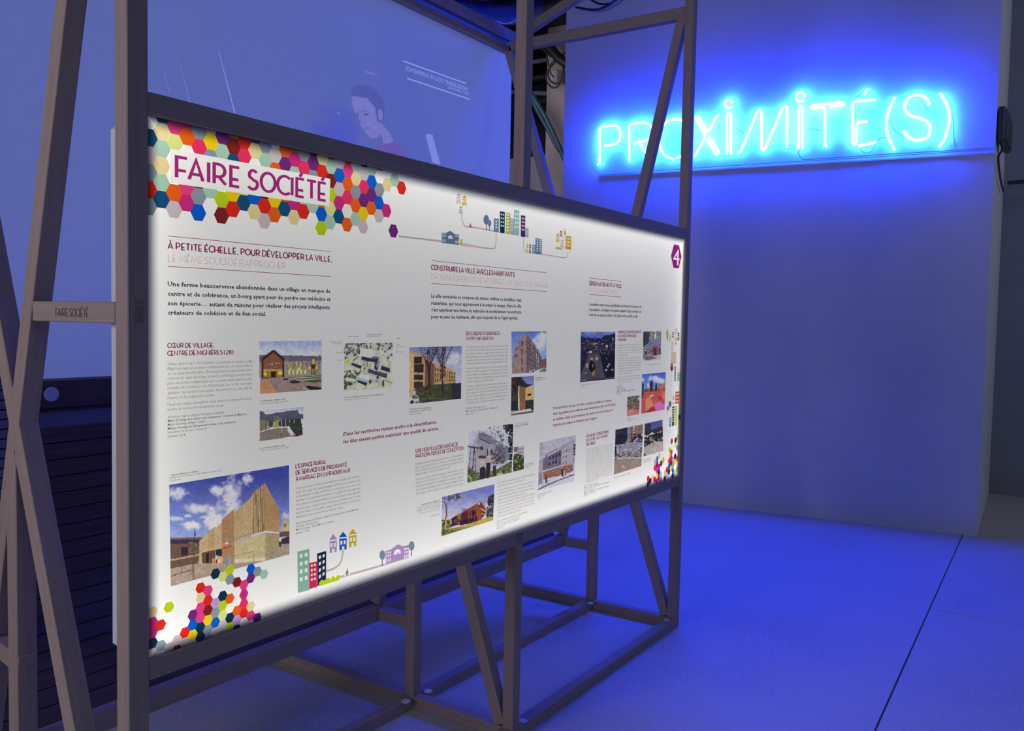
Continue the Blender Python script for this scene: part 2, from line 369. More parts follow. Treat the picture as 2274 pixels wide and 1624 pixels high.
G['Œ'] = (.86, [[(x*.86, y) for x, y in pl] for pl in G['Œ'][1]])
def ribbon(pl, w, close=False):
    P = [np.array(p, float) for p in pl]; n = len(P); L = []; R_ = []
    clos = n > 3 and np.linalg.norm(P[0]-P[-1]) < 1e-6
    for i in range(n):
        a = P[i]-P[i-1] if i > 0 else (P[0]-P[-2] if clos else P[1]-P[0]); b = P[i+1]-P[i] if i < n-1 else (P[1]-P[0] if clos else P[-1]-P[-2])
        a = a/(np.linalg.norm(a)+1e-12); b = b/(np.linalg.norm(b)+1e-12); na = np.array([-a[1], a[0]]); nb = np.array([-b[1], b[0]])
        m = na+nb; l = np.linalg.norm(m)
        if l < .3: m = na; k = 1
        else: m = m/l; k = min(1/max(m@na, .35), 2.4)
        L.append(P[i]+m*w/2*k); R_.append(P[i]-m*w/2*k)
    vs = L+R_; fs = [(i, i+1, n+i+1, n+i) for i in range(n-1)]
    return [tuple(v) for v in vs], fs
def stroke_text(txt, w):
    x = 0; V = []; F = []
    for ci, ch in enumerate(txt):
        if ch == ' ': x += .20; continue
        g = G.get(ch)
        if g is None: x += .2; continue
        for pl in g[1]:
            v, f = ribbon(pl, w); b = len(V); V += [(p[0]+x, p[1]) for p in v]; F += [tuple(i+b for i in q) for q in f]
        nx = txt[ci+1:ci+2]; sp_ = .225-(.07 if ch+nx in ('ET', 'ÉT', 'ÉV', 'EV', 'TÉ', 'TE', 'RT', 'LV', 'CT', 'ST') else 0)-(.05 if ch in 'OCQGD' else 0)-(.05 if nx in tuple('OCQG') else 0)-(.14 if ch+nx in ("L'", 'FA', 'LT', 'AV', 'VA', 'LA', 'PA') else 0)
        x += g[0]+sp_
    return V, F, x-sp_
_fc = {}
def font_text(txt, bold=0.0, ital=0.0, res=1):
    cu = bpy.data.curves.new('t', 'FONT'); cu.body = txt; cu.resolution_u = res; cu.offset = bold; cu.shear = ital; cu.fill_mode = 'FRONT'
    o = bpy.data.objects.new('t', cu); COL.objects.link(o); dg = bpy.context.evaluated_depsgraph_get()
    me = o.evaluated_get(dg).to_mesh(); V = [(v.co.x, v.co.y) for v in me.vertices]; F = [tuple(p.vertices) for p in me.polygons]
    o.evaluated_get(dg).to_mesh_clear(); bpy.data.objects.remove(o); bpy.data.curves.remove(cu)
    if not V: return [], [], 1
    x0 = min(v[0] for v in V); return [(v[0]-x0, v[1]) for v in V], F, max(v[0] for v in V)-x0
# plaque lettering burnt into the end face
v, f, w_ = stroke_text('FAIRE SOCIÉTÉ', .10)
pa = hit(124, 702, 0, 1.034); pc = hit(196, 702, 0, 1.034)
s = (pa[1]-pc[1])/w_; zz = pa[2]; hh = .017
me = mesh('lettering', [(1.0335, pa[1]-p[0]*s, zz+p[1]*hh) for p in v], f); o = link('lettering', me, INKM); setpar(o, pb)
o.parent = pb; o.matrix_parent_inverse = (Matrix.Translation(st.location) @ Matrix.Translation(-Vector(st.location)) @ pb.matrix_world.copy()).inverted() if False else Matrix()
bpy.context.view_layer.update()
o.matrix_parent_inverse = pb.matrix_world.inverted()

# ================================================================== slatted bench backs behind the stand
bb = thing('slatted_bench', 'dark slatted bench back curving up behind the left posts, white disc on its top rail', 'bench', (2.5, 2.5, 0))
prof = []; y_, z_, ang = 2.372, .372, math.radians(52)
for k in range(17):
    prof.append((y_, z_, ang)); y_ += .0505*math.cos(ang); z_ += .0505*math.sin(ang); ang = min(math.radians(90), ang+math.radians(3.4))
sm = bevbox_mesh('slat', 3.0, .0482, .014, .002); sm.materials.append(DWOOD)
for (y, z, a) in prof:
    o = bpy.data.objects.new('slat', sm); COL.objects.link(o); o.location = (2.44, y, z); o.rotation_euler = (a, 0, 0); setpar(o, bb)
yt = prof[-1][0]; zt = prof[-1][1]
bx('top_rail', .94, 3.94, 2.64, 2.735, 1.205, 1.290, mat=DWOOD, parent=bb)
h = hit(115, 876, 1, 2.638); cyl('disc', (h[0], 2.639, h[2]), .0225, .004, plain('pale_blue_disc', (.50, .55, .80), .4), bb, 'y')
bkp = [(y+.012*math.sin(a), z-.012*math.cos(a)) for y, z, a in prof]; bkp = [(bkp[0][0], bkp[0][1]-.02)]+bkp+[(2.66, 1.206)]
vs = []
for y, z in bkp: vs += [(.95, y, z), (3.93, y, z)]
o = link('gap_light_blocker', mesh('gap_light_blocker', vs, [(2*i, 2*i+1, 2*i+3, 2*i+2) for i in range(len(bkp)-1)]), DARKW); setpar(o, bb)  # added dark sheet, blocks blue light between the slats
for x in (1.10, 3.85):
    vs = []; fs = []
    for (y, z, a) in prof:
        ny, nz = math.sin(a), -math.cos(a); 
        for dd in (.012, .06): vs += [(x-.02, y+ny*dd, z+nz*dd), (x+.02, y+ny*dd, z+nz*dd)]
    for k in range(len(prof)-1):
        b = k*4; fs += [(b, b+1, b+5, b+4), (b+2, b+6, b+7, b+3), (b, b+4, b+6, b+2), (b+1, b+3, b+7, b+5)]
    fs += [(0, 2, 3, 1), (b+4, b+5, b+7, b+6)]
    o = link('bearer', mesh('bearer', vs, fs), DWOOD); setpar(o, bb)
lb = thing('slatted_screen', 'narrow-slatted dark timber screen at the far left edge behind the crossed braces', 'screen panel', (.6, 2.5, 0))
pit = .0262; zz = 1.405
sm2 = bevbox_mesh('slat', 1.25, .02, .0225, .001); sm2.materials.append(plain('blue_black_stained_slat', (.16, .13, .20), .5))
for k in range(22):
    o = bpy.data.objects.new('slat', sm2); COL.objects.link(o); o.location = (.585, 2.445-.0015*k, zz-k*pit); setpar(o, lb)
box('stile', -.04, .0, 2.43, 2.47, .04, 1.42, DWOOD, lb); box('stile', 1.17, 1.205, 2.47, 2.50, .37, 1.42, DWOOD, lb); box('backing', -.04, 1.20, 2.462, 2.469, .80, 1.42, DARKW, lb, b=0)

# ================================================================== lit panel
pn = thing('information_panel', 'backlit white information panel titled FAIRE SOCIÉTÉ with photos and coloured hexagons', 'display panel', (2.5, 1.7, .75))
# shallow white housing behind the rails
hb = box('housing', 1.066, 3.962, 1.7005, 1.775, .762, 1.905, WHITE, pn, b=.012)
def setcol(me, cols):
    ca = me.color_attributes.new('Col', 'FLOAT_COLOR', 'POINT'); c = np.ones((len(me.vertices), 4), np.float32); c[:, :3] = cols
    ca.data.foreach_set('color', c.ravel())
class PR:
    def __init__(s, layer): s.V = []; s.F = []; s.C = []; s.y = YS-.00016*layer
    def poly(s, pts, col): # pts in panel (X,Z)
        b = len(s.V); s.V += [(p[0], s.y, p[1]) for p in pts]; s.F.append(tuple(range(b, b+len(pts)))); s.C += [tuple(lin(col))]*len(pts)
    def geo(s, V, F, col):
        b = len(s.V); s.V += [(p[0], s.y, p[1]) for p in V]; s.F += [tuple(i+b for i in f) for f in F]; s.C += [tuple(lin(col))]*len(V)
    def done(s, name, parent=None, label=None):
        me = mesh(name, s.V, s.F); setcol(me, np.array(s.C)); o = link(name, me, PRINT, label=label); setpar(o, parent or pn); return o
def P2(x, y): h = hit(x, y, 1, YS); return (h[0], h[2])
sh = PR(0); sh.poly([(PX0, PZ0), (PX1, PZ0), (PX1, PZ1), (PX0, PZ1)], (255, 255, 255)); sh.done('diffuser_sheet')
class C:  # zoomed crop: maps crop coordinates to photo pixels
    def __init__(s, x, y, k): s.x, s.y, s.k = x, y, k
    def p(s, a, b): return (s.x+a/s.k, s.y+b/s.k)
C1 = C(320, 230, 4.548); C2 = C(660, 330, 5.685); C3 = C(320, 500, 4.548); C4 = C(320, 730, 4.548); C5 = C(320, 1000, 3.384); C6 = C(740, 720, 4.273)
C7 = C(900, 400, 4.778); C8 = C(900, 720, 3.385); C9 = C(1260, 500, 4.273); C10 = C(1180, 840, 5.413)
CA = C(365, 1025, 5.697); CB = C(565, 750, 6.494); CC = C(725, 735, 9.84); CD = C(1125, 725, 7.73); CE = C(1030, 930, 10.83); CF = C(970, 1070, 12.49)
CG = C(1180, 960, 11.6); CH = C(1280, 725, 11.2); R1 = C(1360, 725, 7.924); R2 = C(1350, 920, 9.02); CT = C(650, 1010, 8.547); C11 = C(400, 1050, 2.83)
PURP = (172, 40, 128); DPURP = (140, 38, 96); PALE = (208, 176, 190); NAVYT = (52, 68, 84); GREYT = (128, 122, 116)
def text(pr, txt, c, l, r, cap, col, kind='s', wt=.12, ital=0):
    pl = c.p(*l) if c else l; prr = c.p(*r) if c else r; a = P2(*pl); b = P2(*prr); a2 = P2(pl[0], pl[1]-cap)
    h = a2[1]-a[1]
    if kind == 's': V, F, w = stroke_text(txt, wt); sy = h
    else: V, F, w = font_text(txt, wt, ital); sy = h/.70
    if not V: return
    d = np.array(b)-np.array(a); L = np.linalg.norm(d); ux = d/L; sx = L/w
    pr.geo([(a[0]+ux[0]*v[0]*sx, a[1]+ux[1]*v[0]*sx+v[1]*sy) for v in V], F, col)
def rule(pr, c, l, r, wpx, col):
    pl = c.p(*l); p_ = c.p(*r); a = P2(*pl); b = P2(*p_); h = P2(pl[0], pl[1]-wpx)[1]-a[1]
    pr.poly([a, b, (b[0], b[1]+h), (a[0], a[1]+h)], col)
# ---- hexagons, top field (columns 0-26, regular grid on the sheet)
K = dict(c=(236, 218, 160), g=(172, 208, 188), y=(222, 232, 138), l=(192, 214, 20), Y=(244, 208, 10), o=(240, 98, 20), r=(228, 42, 26), b=(128, 36, 28), p=(240, 50, 100),
         k=(236, 64, 136), m=(206, 46, 130), u=(116, 42, 128), n=(18, 82, 126), d=(16, 50, 78), B=(8, 96, 214), e=(142, 156, 170), v=(210, 194, 200), i=(194, 160, 218), w=(242, 240, 232), O=(150, 140, 60))
HX = '0:v1.5? n0.5 v1.5 e2.5 r3.5 e4.5;1:n-1 c0 g1 c2 g3 n4;2:k-.5 y.5 w1.5 w2.5 o3.5 v4.5;3:k-1 o0 w1 k3 m4;4:e-.5 p.5 b2.5 e3.5 B4.5;5:v-1 Y0 e1 g3;6:u-.5 g.5 l3.5 b4.5;7:O-1 b0 n1 Y3 r4;8:r-.5 p.5 y2.5 n3.5;9:n-1 c0 w1 B3 c4;10:e-.5 g.5 d2.5 r3.5 v4.5;11:v0 o1 Y3 o4;12:o-.5 u.5 o2.5 n3.5;13:O-1 m0 g1 m3 c4;14:e-.5 p.5 g2.5 r3.5;15:d-1 u0 e1 g3;16:c-.5 r.5 o2.5 B3.5 l4.5;17:O-1 g0 b1 l2 y3 g4;18:v-.5 B.5 v1.5 m2.5 n3.5;19:r-1 k0 o1 p2 w3 o4;20:g-.5 c.5 e1.5 o2.5 g3.5;21:d-1 v0 p1 u2 Y3 v4;22:g-.5 B.5 u1.5 o2.5;23:O-1 e1 B2 v3;24:c.5 m2.5;25:g0 u4;26:r.5'
CP, RP = .0306, .0358
def hexo(cx, cz, cp, rp, col, layer=2):
    q = PR(layer); e = 1.008
    q.poly([(cx+dx*cp*e, cz+dz*rp*e) for dx, dz in ((2/3, 0), (1/3, .5), (-1/3, .5), (-2/3, 0), (-1/3, -.5), (1/3, -.5))], col); q.done('hexagon')
def cliphex(cx, cz, cp, rp, col, layer=2):
    pts = [(cx+dx*cp*1.008, cz+dz*rp*1.008) for dx, dz in ((2/3, 0), (1/3, .5), (-1/3, .5), (-2/3, 0), (-1/3, -.5), (1/3, -.5))]
    for ax, lim, s in ((0, PX0+.0004, 1), (0, PX1-.0004, -1), (1, PZ0+.0004, 1), (1, PZ1-.0004, -1)):
        out = []
        for i in range(len(pts)):
            a = pts[i]; b = pts[(i+1) % len(pts)]; ia = (a[ax]-lim)*s >= 0; ib = (b[ax]-lim)*s >= 0
            if ia: out.append(a)
            if ia != ib:
                t = (lim-a[ax])/(b[ax]-a[ax]); out.append((a[0]+(b[0]-a[0])*t, a[1]+(b[1]-a[1])*t))
        pts = out
        if len(pts) < 3: return
    q = PR(layer); q.poly(pts, col); q.done('hexagon')
for colm in HX.split(';'):
    ci, rest = colm.split(':'); ci = int(ci)
    for tk in rest.split():
        if '?' in tk or tk[0] == 'w' and ci in (2, 3, 9) and False: continue
        r = float(tk[1:])
        if tk[0] == 'w' and ci != 19: continue
        cliphex(1.0889+.0306*ci-.0005*r, 1.8874+.0002*ci-.0358*r, .0306, .0358, K[tk[0]])
# ---- bottom left field
for tk in 'l182,1180 c58,1212 m58,1300 r122,1315 m58,1365 d65,1445 e122,1470 v72,1520 r422,1035 k475,1055 c422,1108 r478,1130 k422,1188 b478,1207 u365,1240 k422,1262 B368,1318 d425,1338 Y480,1283 r310,1377 Y368,1392 d425,1412 e480,1360 B538,1305 e535,1230 i533,1155 d588,1097 o645,1117 l590,1172 y588,1247 v255,1430 v310,1450 v195,1490 b250,1496 v368,1465 v590,1318 v535,1382 d645,1268 o700,1215 m752,1087 k748,1015 p752,1158 r752,1235 c800,1178 i700,1288 w750,1303 k803,1255 u855,1270 l645,1340 d700,1340 b695,990 e640,970 y586,945 l641,897 d530,927 B798,893 e850,912 u800,962 g915,950 i590,1385 i310,1510 e480,1430'.split():
    x, y = tk[1:].split(','); q = P2(*C5.p(float(x), float(y)))
    cx = 1.2154+round((q[0]-1.2154)/.0202)*.0202; par = round((q[0]-1.2154)/.0202) % 2
    cz = .8803-.01145*par-round((.8803-.01145*par-q[1])/.0229)*.0229
    cliphex(cx, cz, .0202, .0229, K[tk[0]], 4)
# ---- bottom right field
for tk in 'l1753,715 r1692,768 d1720,788 d1733,765 y1728,820 e1748,835 l1668,838 b1770,865 p1687,890 c1665,922 r1683,935 d1727,930 o1745,948 k1675,975 i1705,960 Y1724,1000 g1522,945 y1500,965 c1540,960 l1582,965 v1478,1010 B1522,1000 m1500,1030 m1542,1030 b1560,1040 u1520,1058 p1490,1085 k1540,1085 k1505,1075 c1495,1145 d1532,1140 g1550,1172 r1475,1192 p1495,1222 d1398,1275 r1400,1240 c1452,1222 u1645,1020 m1662,1000 b1685,1000 B1652,1068 Y1683,1065 e1703,1030 d1672,1095 B1703,1085 r1622,1112 Y1640,1132 d1662,1140 v1600,1160 w1625,1165 b1600,1205 v1622,1195 i1768,1095 d1745,1075 l1745,1122 r1770,1040 b1785,980 g1690,1130 v1715,1120 v1770,1130 d1430,1262 r1520,1222 y1715,1040 e1560,1195 d1700,1165 d1770,1150'.split():
    x, y = tk[1:].split(','); q = P2(*C10.p(float(x), float(y)))
    cx = 3.60+round((q[0]-3.60)/.0232)*.0232; par = round((q[0]-3.60)/.0232) % 2
    cz = .90-.0132*par-round((.90-.0132*par-q[1])/.0264)*.0264
    if cx < PX1-.004 and cz > PZ0+.004: cliphex(cx, cz, .0232, .0264, K[tk[0]], 4+(hash_ := (int(float(x)) % 5))*.12)
# ---- title box
q = PR(3); q.poly([P2(*C1.p(*a)) for a in ((256, 800), (1870, 1040), (1880, 762), (262, 455))], (252, 252, 250)); q.done('title_box')
q = PR(5); text(q, 'FAIRE SOCIÉTÉ', C1, (326, 745), (1832, 982), 45.5, PURP, 's', .15); q.done('title_lettering', label='large purple title lettering')
# ---- headings
q = PR(5)
text(q, 'À PETITE ÉCHELLE, POUR DÉVELOPPER LA VILLE,', C3, (240, 238), (1895, 372), 14.2, DPURP, 's', .17)
text(q, 'LE MÊME SOUCI DE RAPPROCHER', C3, (240, 366), (1425, 443), 15.4, PALE, 's', .09)
rule(q, C3, (240, 113), (1885, 270), 1.3, DPURP); rule(q, C3, (236, 420), (1883, 523), 1.3, DPURP); q.done('heading')
q = PR(5); text(q, 'CŒUR DE VILLAGE,', C4, (236, 193), (705, 187), 9.8, DPURP, 's', .17); text(q, 'CENTRE DE MIGNIÈRES (28)', C4, (236, 272), (898, 258), 9.8, DPURP, 's', .17); q.done('heading')
q = PR(5)
text(q, "L'ESPACE RURAL", CT, (55, 260), (630, 168), 8.6, DPURP, 's', .185); text(q, 'DE SERVICES DE PROXIMITÉ', CT, (57, 380), (1018, 222), 8.6, DPURP, 's', .185)
text(q, 'À MARSAC-EN-LIVRADOIS (63)', CT, (57, 500), (1078, 325), 8.6, DPURP, 's', .185); q.done('heading')
q = PR(5); text(q, 'UNE NOUVELLE DÉMARCHE DE', C6, (782, 1222), (1182, 1155), 8.4, DPURP, 's', .17); text(q, 'PARTICIPATION ET DE CONCEPTION', C6, (782, 1272), (1238, 1192), 8.4, DPURP, 's', .17); q.done('heading')
q = PR(5); text(q, 'CONSTRUIRE LA VILLE AVEC LES HABITANTS', C7, (275, 950), (1157, 1028), 10.6, DPURP, 's', .185)
text(q, 'DANS UNE COHÉRENCE DE MÉMOIRE ET UNE VOLONTÉ DE PARTAGE', C7, (275, 1048), (1502, 1142), 11, PALE, 's', .10)
rule(q, C7, (275, 857), (1502, 987), 1.1, DPURP); rule(q, C7, (275, 1100), (1502, 1185), 1.1, DPURP); q.done('heading')
q = PR(5); text(q, 'GÉRER AUTREMENT LA VILLE', C9, (205, 570), (510, 595), 8.2, DPURP, 's', .19); text(q, 'ET SES ESPACES PUBLICS', C9, (205, 633), (475, 655), 8.2, PALE, 's', .12)
rule(q, C9, (205, 504), (510, 538), 1.0, DPURP); rule(q, C9, (205, 660), (510, 686), 1.0, DPURP); q.done('heading')
q = PR(5); text(q, 'DES LOGEMENTS DURABLES', C8, (457, 82), (706, 80), 7, DPURP, 's', .18); text(q, 'À VITRY-SUR-SEINE (94)', C8, (457, 120), (660, 118), 7, DPURP, 's', .18); q.done('heading')
q = PR(5); text(q, 'SUPERKILEN, DES PLACES INSOLITES', R1, (97, 120), (500, 115), 5.1, DPURP, 's', .2); text(q, 'AU CŒUR DE COPENHAGUE', R1, (97, 188), (415, 184), 5.1, DPURP, 's', .2); text(q, '(DANEMARK)', R1, (97, 256), (242, 254), 5.1, DPURP, 's', .2); q.done('heading')
q = PR(5); text(q, "RÉANIMER L'ESPACE PUBLIC", C10, (662, 715), (928, 655), 6, DPURP, 's', .19); text(q, 'EN CENTRE-VILLE À NAMUR', C10, (660, 764), (912, 706), 6, DPURP, 's', .19); text(q, '(BELGIQUE)', C10, (658, 812), (768, 790), 6, DPURP, 's', .19); q.done('heading')
# ---- running text
def block(name, c, lines, x0, ys0, x1, ys1, cap, col, bold=0.0, ital=0, ends=None):
    q = PR(5); n = len(lines)
    for i, t in enumerate(lines):
        y0 = ys0[i] if len(ys0) == n else ys0[0]+(ys0[1]-ys0[0])*i/(n-1); y1 = ys1[i] if len(ys1) == n else ys1[0]+(ys1[1]-ys1[0])*i/(n-1)
        xe = x1
        if ends and i in ends: xe = ends[i]; y1 = y0+(y1-y0)*(xe-x0)/(x1-x0)
        text(q, t, c, (x0, y0), (xe, y1), cap, col, 'f', bold, ital)
    return q.done(name)
block('intro_text', C3, ['Une ferme beauceronne abandonnée dans un village en manque de', 'centre et de cohérence, un bourg ayant peur de perdre ses médecins et', 'son épicerie… autant de raisons pour réaliser des projets intelligents,', 'créateurs de cohésion et de lien social.'],
      236, (615, 713, 810, 905), 1880, (686, 767, 848, 925), 10, NAVYT, .026, ends={3: 1230})
block('body_text', C4, ['Village dortoir de 1 000 habitants à proximité de Chartres (28),', "Mignières avait un problème d'attractivité de son centre-ville et", 'de ses équipements publics. En récupérant une vaste ferme beau-', "ceronne au cœur du village, la mairie a développé autour d'une", 'place un projet comprenant une nouvelle mairie avec la com-', 'munauté de communes, une bibliothèque, une école, une halte-', 'garderie, des ateliers municipaux, des commerces, une salle de', 'réunion et des logements sociaux.', 'Un projet urbain exemplaire, où la mixité fonctionnelle va per-', 'mettre de recréer un véritable lien social.'],
      235, (371, 419, 467, 516, 565, 614, 664, 714, 782, 830), 1092, (341, 384, 428, 472, 518, 563, 608, 654, 716, 762), 6.4, GREYT, ends={7: 705, 9: 803})
q = PR(5)
for t, y0, xe, y1, b in (("Architectes : Agences Diagonal, Archigone et ALMA28", 905, 805, 858, 0), ("Maître d'ouvrage de la mairie et des équipements : Commune de Mignières", 944, 1033, 872, .012), ("Maître d'ouvrage délégué : Saedel", 983, 612, 945, .008), ("Maîtres d'ouvrage des 18 logements sociaux et des commerces :", 1022, 935, 950, .014), ('Immobilière Val de Loire - Groupe 3F', 1060, 630, 1018, 0), ('Livraison : 2014', 1100, 413, 1084, .006)):
    text(q, t, C4, (237, y0), (xe, y1), 5.4, (88, 92, 98), 'f', b)
q.done('credits_text')
block('body_text', CT, ["Comment lutter contre la désertification médicale d'un territoire", 'rural ? Au cœur du bourg auvergnat de Marsac-en-Livradois (63),', 'la municipalité a réagi en fonction de ses moyens avec un projet', 'innovant renouant avec la tradition. Le centre de santé regroupe', "cinq cabinets médicaux édifiés en bois au-dessus d'une épicerie", 'dont les murs en pisé ont été élevés par un artisan local. Un bâti-', 'ment modeste et de qualité, rapprochant commerce, services et', 'habitants et qui exprime bien le refus du déclin.'],
      55, (665, 742, 820, 897, 978, 1058, 1134, 1212), 1283, (425, 503, 575, 650, 725, 800, 868, 945), 6.0, GREYT, ends={7: 955})
q = PR(5)
for t, y0, xe, y1, b in (("Prix d'architecture de la Première œuvre 2013 décerné par le Groupe Moniteur", 1328, 1240, 1050, .008), ('Architecte : Boris Bouchet', 1390, 465, 1292, .004), ("Maître d'ouvrage : ville de Marsac-en-Livradois", 1450, 775, 1278, .004), ('Livraison : 2013', 1512, 300, 1457, .004)):
    text(q, t, CT, (57, y0), (xe, y1), 5.0, (96, 100, 104), 'f', b)
q.done('credits_text')
block('quote_text', C6, ['Dans les territoires ruraux enclins à la désertification,', 'les élus savent parfois maintenir une qualité de service…'], 92, (1062, 1134), 1022, (937, 1000), 8.6, DPURP, .024, .2, ends={0: 980})
block('body_text', C8, ["L'habitat participatif, élargi à l'autopromotion, sont deux alterna-", "tives à la promotion privée ou sociale, ou à l'habitat individuel.", 'Deux démarches qui peuvent permettre la construction de son', "logement dans le cadre d'un habitat collectif.", "Un groupe se porte maître d'ouvrage et s'implique dans la réno-", "vation ou la construction, de la conception à la réalisation, d'un", 'ensemble de logements. Cet engagement volontaire est garant', "d'une opération qualitative, plus économique et durable. Chacun", 'y trouvera une réponse adaptée à ses aspirations et à ses moyens.'],
      77, (1062, 1088, 1113, 1139, 1177, 1203, 1230, 1257, 1285), 436, (988, 1013, 1038, 1063, 1098, 1124, 1151, 1178, 1204), 5.8, GREYT, ends={3: 337})
block('intro_text', C7, ['La ville enracinée se compose de strates, visibles ou invisibles, mais', 'ressenties, qui nous apprennent à écouter le temps. Faire la ville', "c'est exprimer une forme de mémoire et modestement reconstruire", "pour et avec les habitants, afin que toujours ils se l'approprient."], 273, (1247, 1322, 1394, 1467), 1230, (1290, 1355, 1418, 1481), 8.2, NAVYT, .026, ends={3: 1192})
block('intro_text', C9, ['Considérer avant tout les spécificités et la diversité des besoins de', "la population, et imaginer une gestion adaptée à l'appropriation par", "tous de ces espaces publics, c'est déjà rendre possible la ville."], 205, (765, 813, 862), 702, (787, 833, 880), 6.4, NAVYT, .026, ends={2: 667})
block('quote_text', C10, ["Ponctué d'aires de jeux, de loisirs, de pistes cyclables et d'œuvres", "d'art, Superkilen est le reflet de cette diversité avec plus de 100 pièces", 'de mobilier urbain qui proviennent des quatre coins du monde pour', 'rappeler aux usagers et habitants leurs origines.'], 256, (376, 446, 514, 581), 1010, (272, 325, 388, 452), 6.0, DPURP, .024, .2, ends={0: 965, 2: 977, 3: 788})
VIT = ['À proximité de la nouvelle station de tramway, sur une vaste', 'parcelle arborée autrefois occupée par un terrain de tennis et', "des cabanons, le maître d'ouvrage social Le Moulin Vert a réalisé", '108 logements dans un souci de développement durable, mais', 'aussi avec celui de retrouver la qualité de vie exemplaire qui carac-', 'térisait la cité-jardin des années 1930 dans laquelle il s’insère.', "L'opération intègre le long de la rue l'ancienne maison sociale", "instituée et murée qui jouait le rôle d'équipement central de", "cette cité-jardin, avec dispensaire, jardin d'enfants, bibliothèque", "et salle de conférence. Sa réhabilitation prochaine permettra d'y", 'accueillir à nouveau des activités sociales.', "Une dizaine de bâtiments de structures différentes (habitat dans un", "tout bois) s'intègre au milieu des marronniers et à proximité d'un", 'bassin paysager de collecte des eaux de pluie. Des jardins indivi-', 'duels, des terrasses plantées, des capteurs thermiques et une iso-', 'lation par ouate de cellulose font de ce projet BBC (bâtiment basse', 'consommation) une cité-jardin contemporaine « responsable ».']
block('body_text', C8, VIT, 457, (180, 205, 230, 255, 279, 304, 340, 365, 390, 415, 440, 478, 502, 527, 552, 578, 603), 770, (170, 194, 217, 241, 265, 288, 323, 347, 371, 395, 418, 448, 470, 494, 518, 541, 564), 5.2, (140, 134, 132), ends={10: 665, 16: 755})
q = PR(5)
for t, y0, xe, y1 in (('Architecte : François Hélène Jourda', 641, 600, 625), ("Maître d'ouvrage : Société immobilière Le Moulin Vert", 662, 697, 633), ('Livraison : 2012', 683, 513, 676)): text(q, t, C8, (453, y0), (xe, y1), 4.6, (96, 104, 116), 'f', .004)
q.done('credits_text')
def filler(words, n, seed):
    r = random.Random(seed); out = []
    for i in range(n): out.append(' '.join(r.choice(words) for _ in range(8)))
    return out
WL = 'des espaces publics la ville une place les quartiers urbains jeux arbres projet avec habitants du monde pour mobilier cyclable rue dans cette parc vie et culture'.split()
block('body_text', R1, filler(WL, 5, 3), 94, (345, 390, 436, 480, 528), 500, (330, 372, 415, 458, 500), 4.2, (140, 134, 132), ends={4: 265})
block('body_text', R1, filler(WL, 7, 4), 92, (582, 625, 670, 712, 757, 803, 850), 496, (556, 600, 640, 684, 725, 768, 810), 4.2, (140, 134, 132), ends={6: 355})
block('body_text', R1, filler(WL, 3, 5), 85, (915, 958, 1003), 487, (868, 912, 950), 4.2, (140, 134, 132), ends={2: 325})
block('credits_text', R1, ['Architectes : BIG', 'Paysagistes : Topotek', 'Artistes : Superflex', "Maître d'ouvrage : Ville de Copenhague et RealDania", 'Livraison : 2012'], 78, (1068, 1105, 1140, 1172, 1205), 395, (1020, 1052, 1085, 1122, 1160), 4.0, (92, 104, 122), .008, ends={0: 158, 1: 185, 2: 230, 4: 155})
block('body_text', C10, filler(WL, 17, 6), 652, (868, 1257), 972, (798, 1180), 3.9, (136, 130, 126), ends={16: 795})
block('credits_text', C10, ['Architecte : Atelier du Sart Tilman', "Maître d'ouvrage : Ville de Namur, Région Wallonne", 'et fonds européens', 'Entreprise générale', 'Maîtrise paysagère', 'Livraison : 2010'], 632, (1305, 1426), 932, (1238, 1350), 3.6, (110, 112, 114), .004, ends={0: 800, 2: 765, 4: 770, 5: 690})
STR = ["Aujourd'hui, certaines municipalités comme Strasbourg (67)", 'apportent leur soutien à ce type de démarche.', "Éco-Logis, immeuble autopromu de la rue du quartier de Neudorf,", "est un parcelle de réussir son pari : la vie collective se structure pro-", 'gressivement à travers jardinage, bricolage, buanderie partagée,', 'échanges autour des enfants, organisation de fêtes…', "Cet immeuble, réalisé en 2010 grâce à l'appui de la ville mais", "aussi du Conseil régional, sera suivi à Strasbourg d'une douzaine", 'de projets semblables dans les années à venir. Partout en France,', "à l'instar d'autres pays d'Europe du Nord, des projets devraient", 'fleurir ainsi à Metz, Montpellier, Villeurbanne…']
block('body_text', C8, STR, 692, (1203, 1227, 1258, 1282, 1306, 1330, 1357, 1382, 1406, 1430, 1455), 970, (1133, 1157, 1188, 1213, 1238, 1262, 1280, 1303, 1327, 1350, 1372), 4.7, GREYT, ends={1: 900, 5: 915, 10: 885})
block('credits_text', C8, ['Architectes : Michael Gies (Freiburg, Bregenz) et Tekton (Strasbourg)', 'Réalisé : Groupement Eco-Logis Strasbourg', 'autopromotion par huit ou quatorze copropriétaires', 'Livraison : 2010'], 685, (1493, 1512, 1530, 1545), 915, (1415, 1435, 1450, 1468), 4.0, (110, 112, 116), .003, ends={1: 860, 2: 855, 3: 740})
